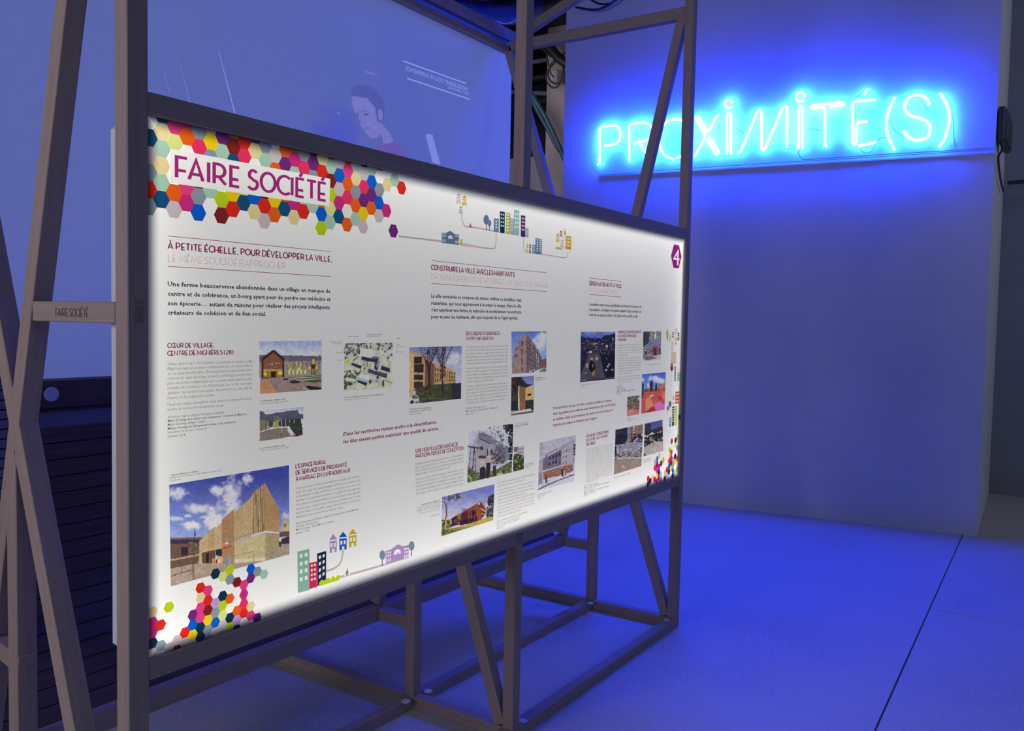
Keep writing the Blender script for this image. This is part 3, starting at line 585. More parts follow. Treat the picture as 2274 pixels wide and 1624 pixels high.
# captions
def caption(c, rows, cap=3.6, col=(92, 94, 100)):
    q = PR(5)
    for t, x0, y0, x1, y1, b in rows: text(q, t, c, (x0, y0), (x1, y1), cap, col, 'f', b)
    q.done('caption')
caption(CB, [('▴', 78, 872, 88, 871, 0), ('La nouvelle mairie de Mignières (28)', 74, 925, 440, 895, .02), ('© Agence Diagonal - Agence Archigone - Agence ALMA28', 74, 962, 490, 925, 0)], 3.2)
caption(CB, [('La nouvelle école de Mignières (28)', 74, 1608, 430, 1562, .02), ('© Agence Diagonal - Agence Archigone - Agence ALMA28', 90, 1640, 490, 1588, 0)], 3.2)
caption(CA, [('Cabinets médicaux et commerce,', 78, 185, 428, 133, .015), ('un mariage de raison scellé par le maire de Marsac-en-Livradois (63)', 52, 220, 718, 122, 0), ('© Christophe Camus', 52, 255, 205, 235, 0)], 4.4)
caption(CC, [('Les premiers équipements et commerces du village de Mignières (28)', 382, 1472, 1235, 1398, .02), ('© Agence Diagonal - Agence Archigone - Agence ALMA28', 380, 1522, 905, 1475, 0)], 2.7)
caption(CC, [('Centre commercial', 465, 130, 695, 130, .01), ('Bibliothèque, salle multimédia', 885, 82, 1215, 84, .01), ('mairie et village Saint-Éloi', 885, 124, 1150, 124, .01), ('Équipements communaux', 100, 248, 332, 248, .01), ('et commerciaux', 112, 292, 332, 290, .01), ('Logements', 215, 485, 345, 485, .01), ('Commerces', 205, 645, 335, 645, .01), ('Logements', 1515, 168, 1620, 166, .01), ('Centre', 1515, 305, 1600, 305, .01), ('et périscolaire', 1515, 350, 1700, 350, .01), ('Maison médicale', 1515, 468, 1670, 468, .01)], 2.2, (110, 70, 84))
caption(C6, [('À Vitry-Sur-Seine (94), des immeubles et des', 720, 815, 927, 797, .02), ('logements individuels, perméables à la nature', 720, 838, 927, 816, .01), ('© Augusto Da Silva / Graphix Images', 720, 862, 832, 850, 0)], 3.2)
caption(CD, [('Les bâtiments longs', 495, 892, 620, 882, .02), ('des nouveaux espaces à vivre', 492, 922, 680, 905, .01), ('de Vitry', 492, 950, 560, 944, 0)], 2.6)
caption(CH, [('La Place Noire', 105, 1470, 215, 1458, .02), ('paysage urbain de jeu et de détente', 215, 1462, 490, 1428, 0), ('© Iwan Baan', 95, 1512, 205, 1500, 0)], 2.2)
caption(R1, [('La Place Rouge, Copenhague, Nørrebro', 620, 680, 848, 660, .01), ('© Superflex', 780, 690, 845, 686, 0)], 2.0)
caption(R2, [('La Place', 385, 95, 460, 82, .02), ('Rouge au cœur de Nørrebro', 378, 128, 565, 95, 0), ('© Iwan Baan', 378, 158, 458, 142, 0)], 2.4)
caption(R2, [('Place du marché aux légumes, Namur', 120, 1290, 455, 1188, .01), ('(2010)', 115, 1325, 135, 1320, 0)], 2.4)
caption(R2, [('La place animée par', 712, 925, 850, 885, .01), ('les terrasses des cafés', 712, 958, 845, 915, .01), ('au centre ville', 712, 982, 835, 942, 0)], 2.4)
caption(C8, [('Logements individuels, à Marseille (13)', 120, 1362, 262, 1330, .02), ("un lotissement où l'agencement et les matériaux", 85, 1384, 262, 1345, 0), ('paysagers, jouent avec les matériaux simples', 85, 1400, 262, 1360, 0), ('bois, brique et béton et les dessins de jardins', 78, 1416, 258, 1376, 0), ('en lien avec la nature du site', 100, 1428, 258, 1394, 0), ('© Atelier Bonnet', 185, 1450, 258, 1430, 0)], 3.4)
caption(C8, [('Le projet Éco-Logis à Strasbourg', 822, 755, 925, 742, .0), ('en autopromotion (Bas-Rhin)', 822, 768, 923, 757, .02), ('© Gies', 822, 782, 860, 778, 0), ('Les jardins partagés', 897, 1062, 968, 1045, .01), ('de la résidence', 897, 1075, 968, 1058, 0), ('© Tekton', 897, 1088, 930, 1080, 0)], 3.0)
caption(C8, [('Aux bords du Rhin, le quartier', 992, 1290, 1100, 1257, .01), ('Éco-Logis', 992, 1303, 1048, 1286, 0), ('© Gies', 992, 1315, 1018, 1308, 0)], 3.0)

# ---- number badge
q = PR(3); q.poly([P2(*C9.p(*a)) for a in ((1005, 405), (1055, 413), (1082, 300), (1058, 192), (1010, 182), (982, 292))], (152, 30, 120))
q4 = PR(5); V, F, w = font_text('4', .0, 0, 4); a = P2(*C9.p(1002, 375)); b = P2(*C9.p(1060, 385)); a2 = P2(*C9.p(1002, 215)); s = (a2[1]-a[1])/.73
q4.geo([(a[0]+v[0]*(b[0]-a[0])/w, a[1]+v[1]*s) for v in V], F, (255, 255, 255)); bad = q.done('number_badge', label='purple hexagonal badge with a white 4'); q4.done('numeral')

# ---- little drawn town: towers, houses, roads, trees
WH = (250, 250, 244)
def quadmap(c, q4):
    Q = [np.array(P2(*c.p(*a))) for a in q4]   # tl tr br bl
    return lambda u, v: tuple((Q[0]*(1-u)+Q[1]*u)*(1-v)+(Q[3]*(1-u)+Q[2]*u)*v)
def tower(c, q4, col, nc, nr, u0=.2, u1=.8, v0=.1, v1=.75, wu=.55, wv=.5, parent=None):
    m = quadmap(c, q4); q = PR(2.6); q.poly([m(0, 0), m(1, 0), m(1, 1), m(0, 1)][::-1], col)
    for i in range(nc):
        for j in range(nr):
            cu = u0+(u1-u0)*(i+.5)/nc; cv = v0+(v1-v0)*(j+.5)/nr; du = (u1-u0)/nc*wu/2; dv = (v1-v0)/nr*wv/2
            b = PR(3.4); b.y = YS-.00016*3.4; pts = [m(cu-du, cv-dv), m(cu+du, cv-dv), m(cu+du, cv+dv), m(cu-du, cv+dv)][::-1]
            k = len(q.V); q.V += [(p[0], YS-.00016*3.2, p[1]) for p in pts]; q.F.append(tuple(range(k, k+4))); q.C += [tuple(lin(WH))]*4
    return q.done('printed_tower')
def house(c, q4, col):
    m = quadmap(c, q4); q = PR(2.6); q.poly([m(0, .30), m(.5, 0), m(1, .30)][::-1], col); q.poly([m(.06, .37), m(.94, .37), m(.94, 1), m(.06, 1)][::-1], col)
    for r in ((.18, .48, .42, .70), (.58, .48, .82, .70), (.36, .80, .66, 1.0)):
        pts = [m(r[0], r[1]), m(r[2], r[1]), m(r[2], r[3]), m(r[0], r[3])][::-1]; k = len(q.V)
        q.V += [(p[0], YS-.00016*3.2, p[1]) for p in pts]; q.F.append(tuple(range(k, k+4))); q.C += [tuple(lin(WH))]*4
    return q.done('printed_house')
def shape(name, c, items, layer=2.6):
    q = PR(layer)
    for col, pts in items: q.poly([P2(*c.p(*a)) for a in pts][::-1], col)
    return q.done(name)
def ell(cx, cy, rx, ry, n=16): return [(cx+rx*math.cos(2*PI*i/n), cy+ry*math.sin(2*PI*i/n)) for i in range(n)]
def road(c, pts, wpx, col=(218, 205, 208), layer=2.2, sm=4):
    P = [P2(*c.p(*a)) for a in pts]; P = [tuple(p) for p in smooth_path(P, sm)]; a = c.p(*pts[0]); w = P2(a[0], a[1]-wpx)[1]-P2(*a)[1]
    V, F = ribbon(P, w); q = PR(layer); q.geo(V, F, col); return q.done('printed_road')
ROAD = (204, 186, 196)
road(C2, [(1278, 1108), (1550, 1140), (1825, 1172), (2274, 1237)], 4.4, ROAD, sm=2)
road(C7, [(595, 690), (760, 710), (900, 728), (945, 722), (958, 690), (962, 640), (962, 565)], 3.6, ROAD)
road(C7, [(598, 360), (600, 420), (618, 470), (650, 495), (760, 508), (880, 530), (950, 545)], 3.6, ROAD)
road(C7, [(1252, 602), (1253, 690), (1262, 745), (1290, 768), (1350, 775), (1450, 788), (1600, 812), (1690, 824), (1718, 805), (1726, 755)], 2.6, ROAD)
house(C7, ((540, 128), (592, 135), (590, 262), (538, 250)), (214, 190, 205)); house(C7, ((602, 155), (655, 162), (650, 280), (600, 272)), (222, 180, 25)); house(C7, ((570, 272), (608, 276), (606, 364), (570, 360)), (130, 175, 168))
shape('printed_campfire', C7, [((205, 110, 80), [(672, 500), (688, 452), (708, 503)])])
shape('printed_tree', C7, [((98, 76, 84), [(855, 450), (863, 450), (863, 535), (855, 535)]), ((108, 130, 165), ell(858, 422, 30, 52))]); shape('printed_tree', C7, [((98, 76, 84), [(889, 480), (896, 480), (896, 538), (889, 538)]), ((112, 140, 170), ell(892, 457, 20, 36))], 2.8)
tower(C7, ((938, 405), (992, 412), (990, 558), (938, 550)), (118, 142, 170), 1, 3, .2, .8)
tower(C7, ((1003, 330), (1055, 340), (1053, 567), (1003, 560)), (20, 44, 84), 2, 4, .1, .9, .05, .75)
tower(C7, ((1066, 345), (1114, 352), (1112, 578), (1064, 570)), (184, 204, 40), 1, 6, .1, .75, .02, .9, .8)
tower(C7, ((1114, 402), (1152, 410), (1150, 582), (1112, 578)), (188, 162, 216), 2, 4, .1, .9, .05, .8)
tower(C7, ((1152, 315), (1210, 325), (1207, 592), (1150, 583)), (150, 200, 190), 2, 4, .1, .9, .08, .75)
tower(C7, ((1226, 373), (1273, 380), (1271, 607), (1224, 600)), (92, 32, 112), 2, 4, .1, .9, .05, .75)
tower(C7, ((1273, 508), (1307, 513), (1306, 610), (1272, 605)), (140, 186, 182), 1, 3)
tower(C7, ((1380, 615), (1448, 628), (1446, 793), (1378, 783)), (104, 134, 168), 2, 6, .1, .95, .02, .85)
tower(C7, ((1346, 685), (1380, 688), (1378, 782), (1346, 778)), (112, 178, 188), 1, 4)
house(C7, ((1282, 670), (1306, 674), (1304, 775), (1282, 770)), (216, 180, 60)); house(C7, ((1312, 670), (1336, 675), (1334, 780), (1312, 775)), (178, 44, 62))
shape('printed_town_hall', C7, [((106, 126, 158), [(386, 558), (430, 562), (475, 538), (522, 572), (570, 580), (566, 690), (385, 668)]), (WH, [(452, 620), (455, 597), (476, 583), (498, 600), (502, 626)]), ((106, 126, 158), ell(478, 616, 6, 8))]
      +[(WH, [(x, y), (x+10, y+1), (x+10, y+12), (x, y+11)]) for x in (391, 405, 419, 529, 543, 557) for y in (567, 590)]+[(WH, [(x, 626+(x-390)*.1), (x+10, 627+(x-390)*.1), (x+10, 660+(x-390)*.1), (x, 659+(x-390)*.1)]) for x in (390, 404, 418, 528, 542, 556)])
shape('printed_bush', C7, [((196, 210, 50), [(578, 690), (580, 650), (592, 625), (608, 628), (600, 650), (606, 692)])])
house(C7, ((1597, 562), (1636, 568), (1634, 665), (1596, 660)), (222, 176, 40)); house(C7, ((1636, 532), (1668, 536), (1666, 606), (1636, 600)), (190, 60, 50)); house(C7, ((1644, 625), (1682, 632), (1680, 732), (1642, 722)), (200, 180, 205))
shape('printed_tree', C7, [((150, 190, 50), [(1678, 560), (1684, 490), (1690, 565)]), ((120, 170, 60), [(1690, 580), (1698, 515), (1706, 582)]), ((130, 110, 80), [(1684, 565), (1688, 565), (1686, 650), (1683, 650)])])
tower(C7, ((1702, 592), (1762, 600), (1758, 743), (1696, 732)), (222, 170, 30), 3, 3, .1, .9, .08, .8)
shape('printed_hedge', C7, [((190, 212, 30), [(1592, 708), (1664, 716), (1662, 742), (1592, 735)])])
# lower edge town
road(C11, [(918, 618), (960, 605), (1000, 575), (1018, 530), (1022, 485)], 5.0, ROAD, 2.3); road(C11, [(1000, 658), (1100, 630), (1280, 580)], 5.4, ROAD, 2.1, 2); road(C11, [(1280, 580), (1440, 530)], 4.0, ROAD, 2.1, 2)
tower(C11, ((736, 497), (812, 478), (812, 738), (738, 757)), (142, 188, 172), 2, 4, .1, .92, .03, .78)
tower(C11, ((812, 568), (860, 557), (860, 718), (812, 732)), (222, 40, 88), 2, 4, .1, .9, .03, .75)
tower(C11, ((860, 508), (918, 492), (916, 670), (862, 716)), (22, 44, 76), 2, 4, .08, .92, .04, .85)
house(C11, ((934, 388), (988, 384), (986, 498), (936, 506)), (182, 152, 204)); house(C11, ((996, 372), (1050, 370), (1048, 482), (998, 490)), (18, 92, 196)); house(C11, ((1056, 354), (1112, 352), (1108, 462), (1058, 470)), (222, 186, 16))
shape('printed_hedge', C11, [((194, 218, 10), [(870, 716), (874, 690), (890, 672), (906, 682), (918, 664), (934, 660), (944, 672), (952, 654), (968, 652), (976, 664), (984, 646), (1000, 644), (1002, 674)])], 3.3)
bk = [((110, 128, 138), ell(1037, 645, 9, 10, 12)), (WH, ell(1037, 645, 7.5, 8.5, 12)), ((110, 128, 138), ell(1062, 638, 9, 10, 12)), (WH, ell(1062, 638, 7.5, 8.5, 12)), ((110, 128, 138), [(1046, 604), (1053, 602), (1053, 610), (1047, 612)]), ((110, 128, 138), [(1040, 630), (1046, 612), (1053, 612), (1056, 630), (1060, 632), (1048, 634), (1050, 648), (1044, 648)])]
q = PR(3.0)
for i, (cc, pts) in enumerate(bk): k = len(q.V); pp = [P2(*C11.p(*a)) for a in pts][::-1]; q.V += [(p[0], YS-.00016*(3.0+i*.3), p[1]) for p in pp]; q.F.append(tuple(range(k, k+len(pp)))); q.C += [tuple(lin(cc))]*len(pp)
q.done('printed_cyclist')
shape('printed_town_hall', C11, [((182, 156, 206), [(1288, 494), (1325, 482), (1368, 450), (1400, 462), (1438, 452), (1436, 532), (1292, 575)]), (WH, [(1342, 518), (1348, 492), (1366, 480), (1384, 488), (1388, 508)]), ((182, 156, 206), ell(1366, 506, 6, 9))]
      +[(WH, [(x, y-(x-1290)*.2), (x+6, y-1-(x-1290)*.2), (x+6, y+10-(x-1290)*.2), (x, y+11-(x-1290)*.2)]) for x in (1296, 1307, 1318, 1407, 1418, 1429) for y in (500, 520)]+[(WH, [(x, 542-(x-1290)*.2), (x+6, 541-(x-1290)*.2), (x+6, 562-(x-1290)*.2), (x, 563-(x-1290)*.2)]) for x in (1296, 1307, 1318, 1407, 1418, 1429)])
for cx, cy in ((1270, 518), (1454, 460)): shape('printed_tree', C11, [((98, 70, 70), [(cx-3, cy+20), (cx+2, cy+20), (cx+2, cy+66), (cx-3, cy+66)]), ((122, 152, 164), ell(cx, cy, 18, 30))])
# right edge town
road(R1, [(1140, 290), (1152, 340), (1146, 600), (1142, 960), (1152, 1030), (1180, 1070), (1225, 1085)], 1.4, (196, 178, 190)); road(R1, [(1040, 780), (1032, 1000), (1028, 1310)], 1.2, (150, 146, 150), sm=2); road(R1, [(1035, 1350), (1070, 1360), (1105, 1355)], 2.0, (196, 186, 196), sm=2)
for qd, cc in ((((1048, 85), (1086, 88), (1080, 208), (1046, 204)), (206, 92, 50)), (((1102, 28), (1134, 30), (1130, 145), (1100, 140)), (140, 182, 172)), (((1142, 90), (1182, 96), (1176, 255), (1142, 248)), (36, 40, 44)), (((1000, 140), (1034, 145), (1028, 282), (998, 276)), (182, 204, 70)), (((1092, 182), (1132, 190), (1128, 342), (1090, 332)), (226, 184, 30)), (((1034, 265), (1074, 272), (1070, 440), (1032, 430)), (204, 184, 204))): house(R1, qd, cc)
shape('printed_tree', R1, [((168, 198, 40), [(944, 120), (966, 25), (984, 120), (966, 270)]), ((120, 150, 40), [(958, 200), (970, 150), (980, 205), (966, 285)])])
tower(R1, ((1032, 455), (1122, 450), (1120, 662), (1028, 655)), (222, 204, 160), 3, 4, .08, .92, .05, .8, .3)
shape('printed_tram', R1, [((140, 30, 36), ell(1042, 718, 24, 72)), (WH, ell(1042, 690, 14, 22))], 3.0)
tower(R1, ((1090, 698), (1118, 702), (1114, 968), (1086, 962)), (112, 128, 142), 1, 6, .2, .8, .04, .95)
tower(R1, ((1144, 810), (1206, 808), (1202, 955), (1138, 965)), (124, 182, 164), 2, 3, .1, .9, .05, .9)
tower(R1, ((1108, 1152), (1176, 1142), (1170, 1355), (1102, 1362)), (232, 78, 22), 3, 3, .1, .9, .05, .95)
for cx, cy, rx, ry in ((1010, 1370, 26, 60), (972, 1440, 18, 42)): shape('printed_tree', R1, [((120, 130, 140), ell(cx, cy, rx, ry)), ((110, 104, 108), [(cx-3, cy+ry), (cx+3, cy+ry), (cx+3, cy+ry+60), (cx-3, cy+ry+60)])])
tower(R2, ((1228, 66), (1274, 56), (1268, 245), (1222, 258)), (128, 172, 164), 1, 3); tower(R2, ((1290, -150), (1330, -156), (1322, 232), (1284, 244)), (26, 40, 52), 1, 6, .15, .85, .05, .8, .8); tower(R2, ((1342, -158), (1386, -165), (1376, 218), (1334, 230)), (186, 212, 20), 1, 8, .3, .7, .03, .95)
shape('printed_tree', R2, [((112, 122, 140), ell(1430, 60, 26, 58)), ((110, 104, 108), [(1420, 110), (1426, 110), (1424, 215), (1418, 215)])])
shape('printed_cyclist', R1, [((120, 118, 116), [(1066, 1210), (1074, 1215), (1082, 1270), (1072, 1300), (1064, 1290), (1070, 1260)])])

# ================================================================== printed photographs (colour painted per vertex)
def inpoly(X, Y, pts):
    r = np.zeros(X.shape, bool); n = len(pts); j = n-1
    for i in range(n):
        xi, yi = pts[i]; xj, yj = pts[j]
        c = ((yi > Y) != (yj > Y)) & (X < (xj-xi)*(Y-yi)/(yj-yi+1e-12)+xi); r ^= c; j = i
    return r
def vnoise(X, Y, s, seed):
    rs = np.random.RandomState(seed); g = rs.rand(64, 64); x = (X/s) % 63; y = (Y/s) % 63; xi = x.astype(int); yi = y.astype(int); fx = x-xi; fy = y-yi
    fx = fx*fx*(3-2*fx); fy = fy*fy*(3-2*fy)
    return (g[yi, xi]*(1-fx)+g[yi, xi+1]*fx)*(1-fy)+(g[yi+1, xi]*(1-fx)+g[yi+1, xi+1]*fx)*fy
def fbm(X, Y, s, seed): return (vnoise(X, Y, s, seed)*.5+vnoise(X, Y, s/2, seed+1)*.3+vnoise(X, Y, s/4, seed+2)*.2)
def rect(x0, y0, x1, y1): return [(x0, y0), (x1, y0), (x1, y1), (x0, y1)]
def paint(X, Y, ops, base=(128, 128, 128)):
    I = np.zeros(X.shape+(3,)); I[:] = base
    for k, op in enumerate(ops):
        t = op[0]
        if t == 'g':      # vertical gradient
            _, pts, c0, c1, y0, y1 = op; m = inpoly(X, Y, pts) if pts else np.ones(X.shape, bool); a = np.clip((Y-y0)/(y1-y0), 0, 1)[..., None]; I = np.where(m[..., None], np.array(c0)*(1-a)+np.array(c1)*a, I)
        elif t == 'p': I[inpoly(X, Y, op[2])] = op[1]
        elif t == 'e': I[((X-op[2])/op[4])**2+((Y-op[3])/op[5])**2 < 1] = op[1]
        elif t == 'l':
            _, c, w, pts = op
            for a, b in zip(pts[:-1], pts[1:]):
                a = np.array(a, float); b = np.array(b, float); d = b-a; L = d@d+1e-9; tt = np.clip(((X-a[0])*d[0]+(Y-a[1])*d[1])/L, 0, 1)
                I[np.hypot(X-a[0]-tt*d[0], Y-a[1]-tt*d[1]) < w/2] = c
        elif t == 'c':    # cloud: poly-limited soft noise of colour
            _, pts, col, s, th, seed = op; m = inpoly(X, Y, pts) if pts else np.ones(X.shape, bool); f = np.clip((fbm(X, Y, s, seed)-th)*5, 0, 1)[..., None]*m[..., None]; I = I*(1-f)+np.array(col)*f
        elif t == 'C':    # soft elliptical cloud
            _, col, cx, cy, rx, ry, seed = op; d = np.hypot((X-cx)/rx, (Y-cy)/ry); f = np.clip((1.42-d-(1.15*(fbm(X, Y, rx*.45, seed)-.25)))*1.5, 0, 1)[..., None]; I = I*(1-f)+np.array(col)*f
        elif t == 'n':    # brightness noise
            _, pts, amp, s, seed = op; m = inpoly(X, Y, pts) if pts else np.ones(X.shape, bool); f = 1+(fbm(X, Y, s, seed)-.5)*2*amp; I = np.where(m[..., None], I*f[..., None], I)
        elif t == 'v':    # vertical stripes
            _, pts, col, per, duty = op; m = inpoly(X, Y, pts) & ((X % per) < per*duty); I[m] = I[m]*.35+np.array(col)*.65
        elif t == 'w':    # grid of windows in a quad
            _, col, tl, tr, br, bl, nc, nr, fu, fv = op; tl, tr, br, bl = map(np.array, (tl, tr, br, bl))
            for i in range(nc):
                for j in range(nr):
                    q = []
                    for u, v in ((i+.5-fu/2, j+.5-fv/2), (i+.5+fu/2, j+.5-fv/2), (i+.5+fu/2, j+.5+fv/2), (i+.5-fu/2, j+.5+fv/2)):
                        u /= nc; v /= nr; q.append(tuple((tl*(1-u)+tr*u)*(1-v)+(bl*(1-u)+br*u)*v))
                    I[inpoly(X, Y, q)] = col
        elif t == 's':    # speckle: random small blobs
            _, pts, cols, n, r, seed = op; rs = random.Random(seed); xs = [p[0] for p in pts]; ys = [p[1] for p in pts]; m = inpoly(X, Y, pts)
            for _i in range(n):
                cx = rs.uniform(min(xs), max(xs)); cy = rs.uniform(min(ys), max(ys)); rr = r*rs.uniform(.5, 1.3); I[m & (((X-cx)/rr)**2+((Y-cy)/(rr*rs.uniform(.6, 1.4)))**2 < 1)] = rs.choice(cols)
    return np.clip(I, 0, 255)
def grid_print(name, c, quad, cell, ops, plane_y, mat, parent, gainf=None, base=(128, 128, 128), Pm=None, conv=None):
    pt = [c.p(*a) for a in quad]; Q = [hit(x, y, 1, plane_y) for x, y in pt]
    wpx = max(np.hypot(pt[1][0]-pt[0][0], pt[1][1]-pt[0][1]), 10); hpx = max(np.hypot(pt[3][0]-pt[0][0], pt[3][1]-pt[0][1]), 10)
    nx = int(wpx/cell)+2; ny = int(hpx/cell)+2; u, v = np.meshgrid(np.linspace(0, 1, nx), np.linspace(0, 1, ny)); u = u[..., None]; v = v[..., None]
    P = (Q[0]*(1-u)+Q[1]*u)*(1-v)+(Q[3]*(1-u)+Q[2]*u)*v
    d = P-CAMP; zc = d@fwd; X = (1137+FPX*(d@rgt)/zc-c.x)*c.k; Y = (812-FPX*(d@upc)/zc-c.y)*c.k
    I = paint(X, Y, ops, base); Ln = lin(I)
    if gainf: Ln = gainf(Ln, P)
    idx = np.arange(nx*ny).reshape(ny, nx); F = np.stack([idx[1:, :-1], idx[1:, 1:], idx[:-1, 1:], idx[:-1, :-1]], -1).reshape(-1, 4)
    me = bpy.data.meshes.new(name); me.vertices.add(nx*ny); me.vertices.foreach_set('co', P.astype(np.float32).ravel()); nf = len(F)
    me.loops.add(nf*4); me.loops.foreach_set('vertex_index', F.astype(np.int32).ravel()); me.polygons.add(nf); me.polygons.foreach_set('loop_start', np.arange(nf, dtype=np.int32)*4)
    me.update(calc_edges=True); me.validate(); setcol(me, Ln.reshape(-1, 3)); o = link(name, me, mat); setpar(o, parent); return o
def photo(c, quad, ops, cell=1.3, base=(128, 128, 128), layer=2):
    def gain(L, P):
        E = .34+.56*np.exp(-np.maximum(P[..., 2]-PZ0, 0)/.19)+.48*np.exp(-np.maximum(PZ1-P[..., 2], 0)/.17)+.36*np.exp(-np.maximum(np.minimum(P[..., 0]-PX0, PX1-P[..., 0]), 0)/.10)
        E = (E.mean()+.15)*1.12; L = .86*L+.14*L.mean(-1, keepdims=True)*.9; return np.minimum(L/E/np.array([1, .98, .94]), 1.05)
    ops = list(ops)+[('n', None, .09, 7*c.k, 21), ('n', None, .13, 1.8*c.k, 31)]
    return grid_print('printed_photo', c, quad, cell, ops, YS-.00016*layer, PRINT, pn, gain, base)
SKY = (84, 100, 200)
# 1 timber clad building
q1 = ((60, 298), (1577, 48), (1583, 1178), (80, 1582)); SK = ((0, 0), (1700, 0), (1700, 1000), (0, 1000)); TW = (206, 172, 118)
photo(CA, q1, [('g', None, (62, 72, 170), (150, 170, 230), 200, 950), ('C', (214, 208, 228), 160, 400, 150, 90, 3), ('C', (220, 216, 232), 480, 590, 240, 70, 5), ('C', (228, 222, 236), 840, 500, 150, 330, 7), ('C', (232, 228, 240), 640, 760, 170, 150, 8), ('C', (224, 220, 235), 660, 370, 130, 60, 9), ('C', (236, 232, 242), 350, 812, 135, 52, 11), ('C', (216, 212, 230), 1050, 215, 70, 90, 12), ('C', (205, 205, 230), 160, 725, 110, 30, 13), ('C', (205, 205, 230), 300, 690, 60, 22, 15), ('C', (210, 206, 228), 500, 705, 50, 25, 18), ('C', (210, 206, 228), 1530, 690, 70, 60, 19),
 ('p', (176, 150, 128), [(60, 1600), (60, 1240), (450, 1180), (880, 1260), (1280, 1260), (1450, 1060), (1600, 1040), (1600, 1700)]), ('n', [(60, 1600), (60, 1200), (1600, 1000), (1600, 1700)], .12, 40, 2),
 ('p', (120, 88, 74), [(75, 968), (485, 960), (455, 1180), (75, 1240)]), ('p', (60, 54, 76), [(75, 992), (460, 992), (455, 1035), (75, 1045)]), ('v', [(75, 1045), (455, 1035), (440, 1180), (75, 1235)], (92, 66, 58), 22, .4), ('p', (56, 46, 50), [(210, 1085), (300, 1082), (298, 1180), (215, 1195)]), ('l', (200, 164, 120), 14, [(75, 1250), (445, 1180)]), ('p', (110, 84, 66), [(75, 1262), (440, 1195), (430, 1285), (75, 1360)]),
 ('p', TW, [(445, 1290), (440, 1010), (500, 950), (560, 890), (640, 825), (650, 840), (725, 780), (730, 730), (880, 605), (890, 640), (1105, 450), (1110, 410), (1270, 275), (1460, 620), (1455, 905), (1275, 890), (1100, 950), (880, 1020), (880, 1290)]), ('v', [(560, 890), (640, 825), (640, 1090), (560, 1120)], (176, 134, 84), 20, .5), ('p', (184, 140, 90), [(728, 740), (880, 605), (885, 1290), (730, 1210)]), ('v', [(728, 740), (880, 605), (885, 1290), (730, 1210)], (168, 124, 76), 17, .45), ('v', [(890, 640), (1105, 455), (1105, 930), (890, 990)], (192, 156, 104), 24, .45),
 ('v', [(1110, 420), (1262, 280), (1262, 880), (1110, 925)], (78, 44, 32), 22, .45), ('p', (196, 150, 96), [(1262, 300), (1275, 280), (1460, 620), (1455, 905), (1262, 885)]), ('v', [(1262, 300), (1460, 620), (1455, 900), (1262, 880)], (178, 130, 76), 19, .4),
 ('p', (204, 184, 128), [(880, 1030), (1278, 905), (1280, 1255), (885, 1285)]), ('p', (176, 154, 104), [(1278, 905), (1448, 915), (1448, 1060), (1282, 1255)]), ('l', (240, 230, 220), 14, [(1105, 945), (1275, 888), (1450, 908)]), ('l', (90, 66, 50), 5, [(880, 995), (1100, 905)]), ('l', (150, 128, 84), 5, [(885, 1200), (1275, 1105)]), ('p', (228, 208, 160), [(885, 1240), (1275, 1215), (1278, 1255), (885, 1288)]),
 ('l', (210, 176, 124), 12, [(450, 1160), (730, 1065)]), ('p', (52, 44, 54), [(650, 1120), (725, 1100), (728, 1200), (655, 1200)]), ('p', (110, 78, 56), [(470, 1160), (640, 1120), (640, 1290), (480, 1290)]), ('p', (44, 40, 40), [(525, 1165), (560, 1155), (560, 1290), (530, 1290)]), ('l', (210, 36, 30), 26, [(752, 1100), (835, 1080)]), ('s', rect(748, 1065, 842, 1118), [(210, 160, 110), (225, 60, 40)], 18, 9, 4), ('e', (240, 235, 235), 788, 1038, 16, 14),
 ('e', (190, 186, 196), 660, 1215, 20, 30), ('p', (150, 40, 40), rect(648, 1240, 672, 1290)), ('p', (230, 175, 30), rect(605, 1230, 632, 1290)), ('p', (230, 175, 30), rect(705, 1215, 730, 1280)), ('p', (235, 235, 235), rect(678, 1240, 695, 1290)), ('p', (150, 140, 144), [(738, 1215), (870, 1208), (875, 1290), (738, 1305)]), ('l', (190, 185, 190), 8, [(825, 1230), (825, 1300)]), ('l', (150, 150, 156), 12, [(1130, 1190), (1132, 1285)]),
 ('l', (92, 66, 44), 7, [(375, 960), (372, 1230), (378, 1500)]), ('l', (92, 66, 44), 10, [(355, 1240), (360, 1495)]), ('l', (96, 70, 46), 6, [(222, 1220), (222, 1410)]), ('l', (80, 52, 36), 8, [(75, 1455), (360, 1370)]), ('s', rect(300, 1020, 440, 1180), [(122, 118, 62), (96, 84, 50), (150, 130, 80)], 50, 9, 6), ('l', (40, 40, 40), 14, [(382, 885), (388, 945)]),
 ('p', (214, 186, 130), [(1485, 880), (1490, 770), (1530, 730), (1575, 770), (1580, 890)]), ('p', (120, 96, 80), rect(1510, 790, 1520, 830)), ('p', (120, 96, 80), rect(1530, 790, 1540, 830)), ('p', (120, 76, 60), [(1455, 900), (1585, 875), (1585, 940), (1455, 960)]), ('p', (66, 52, 58), [(1480, 985), (1585, 940), (1585, 1040), (1480, 1050)]), ('e', (50, 46, 50), 1464, 1040, 14, 45), ('e', (220, 220, 225), 1466, 990, 12, 26)], 1.25)
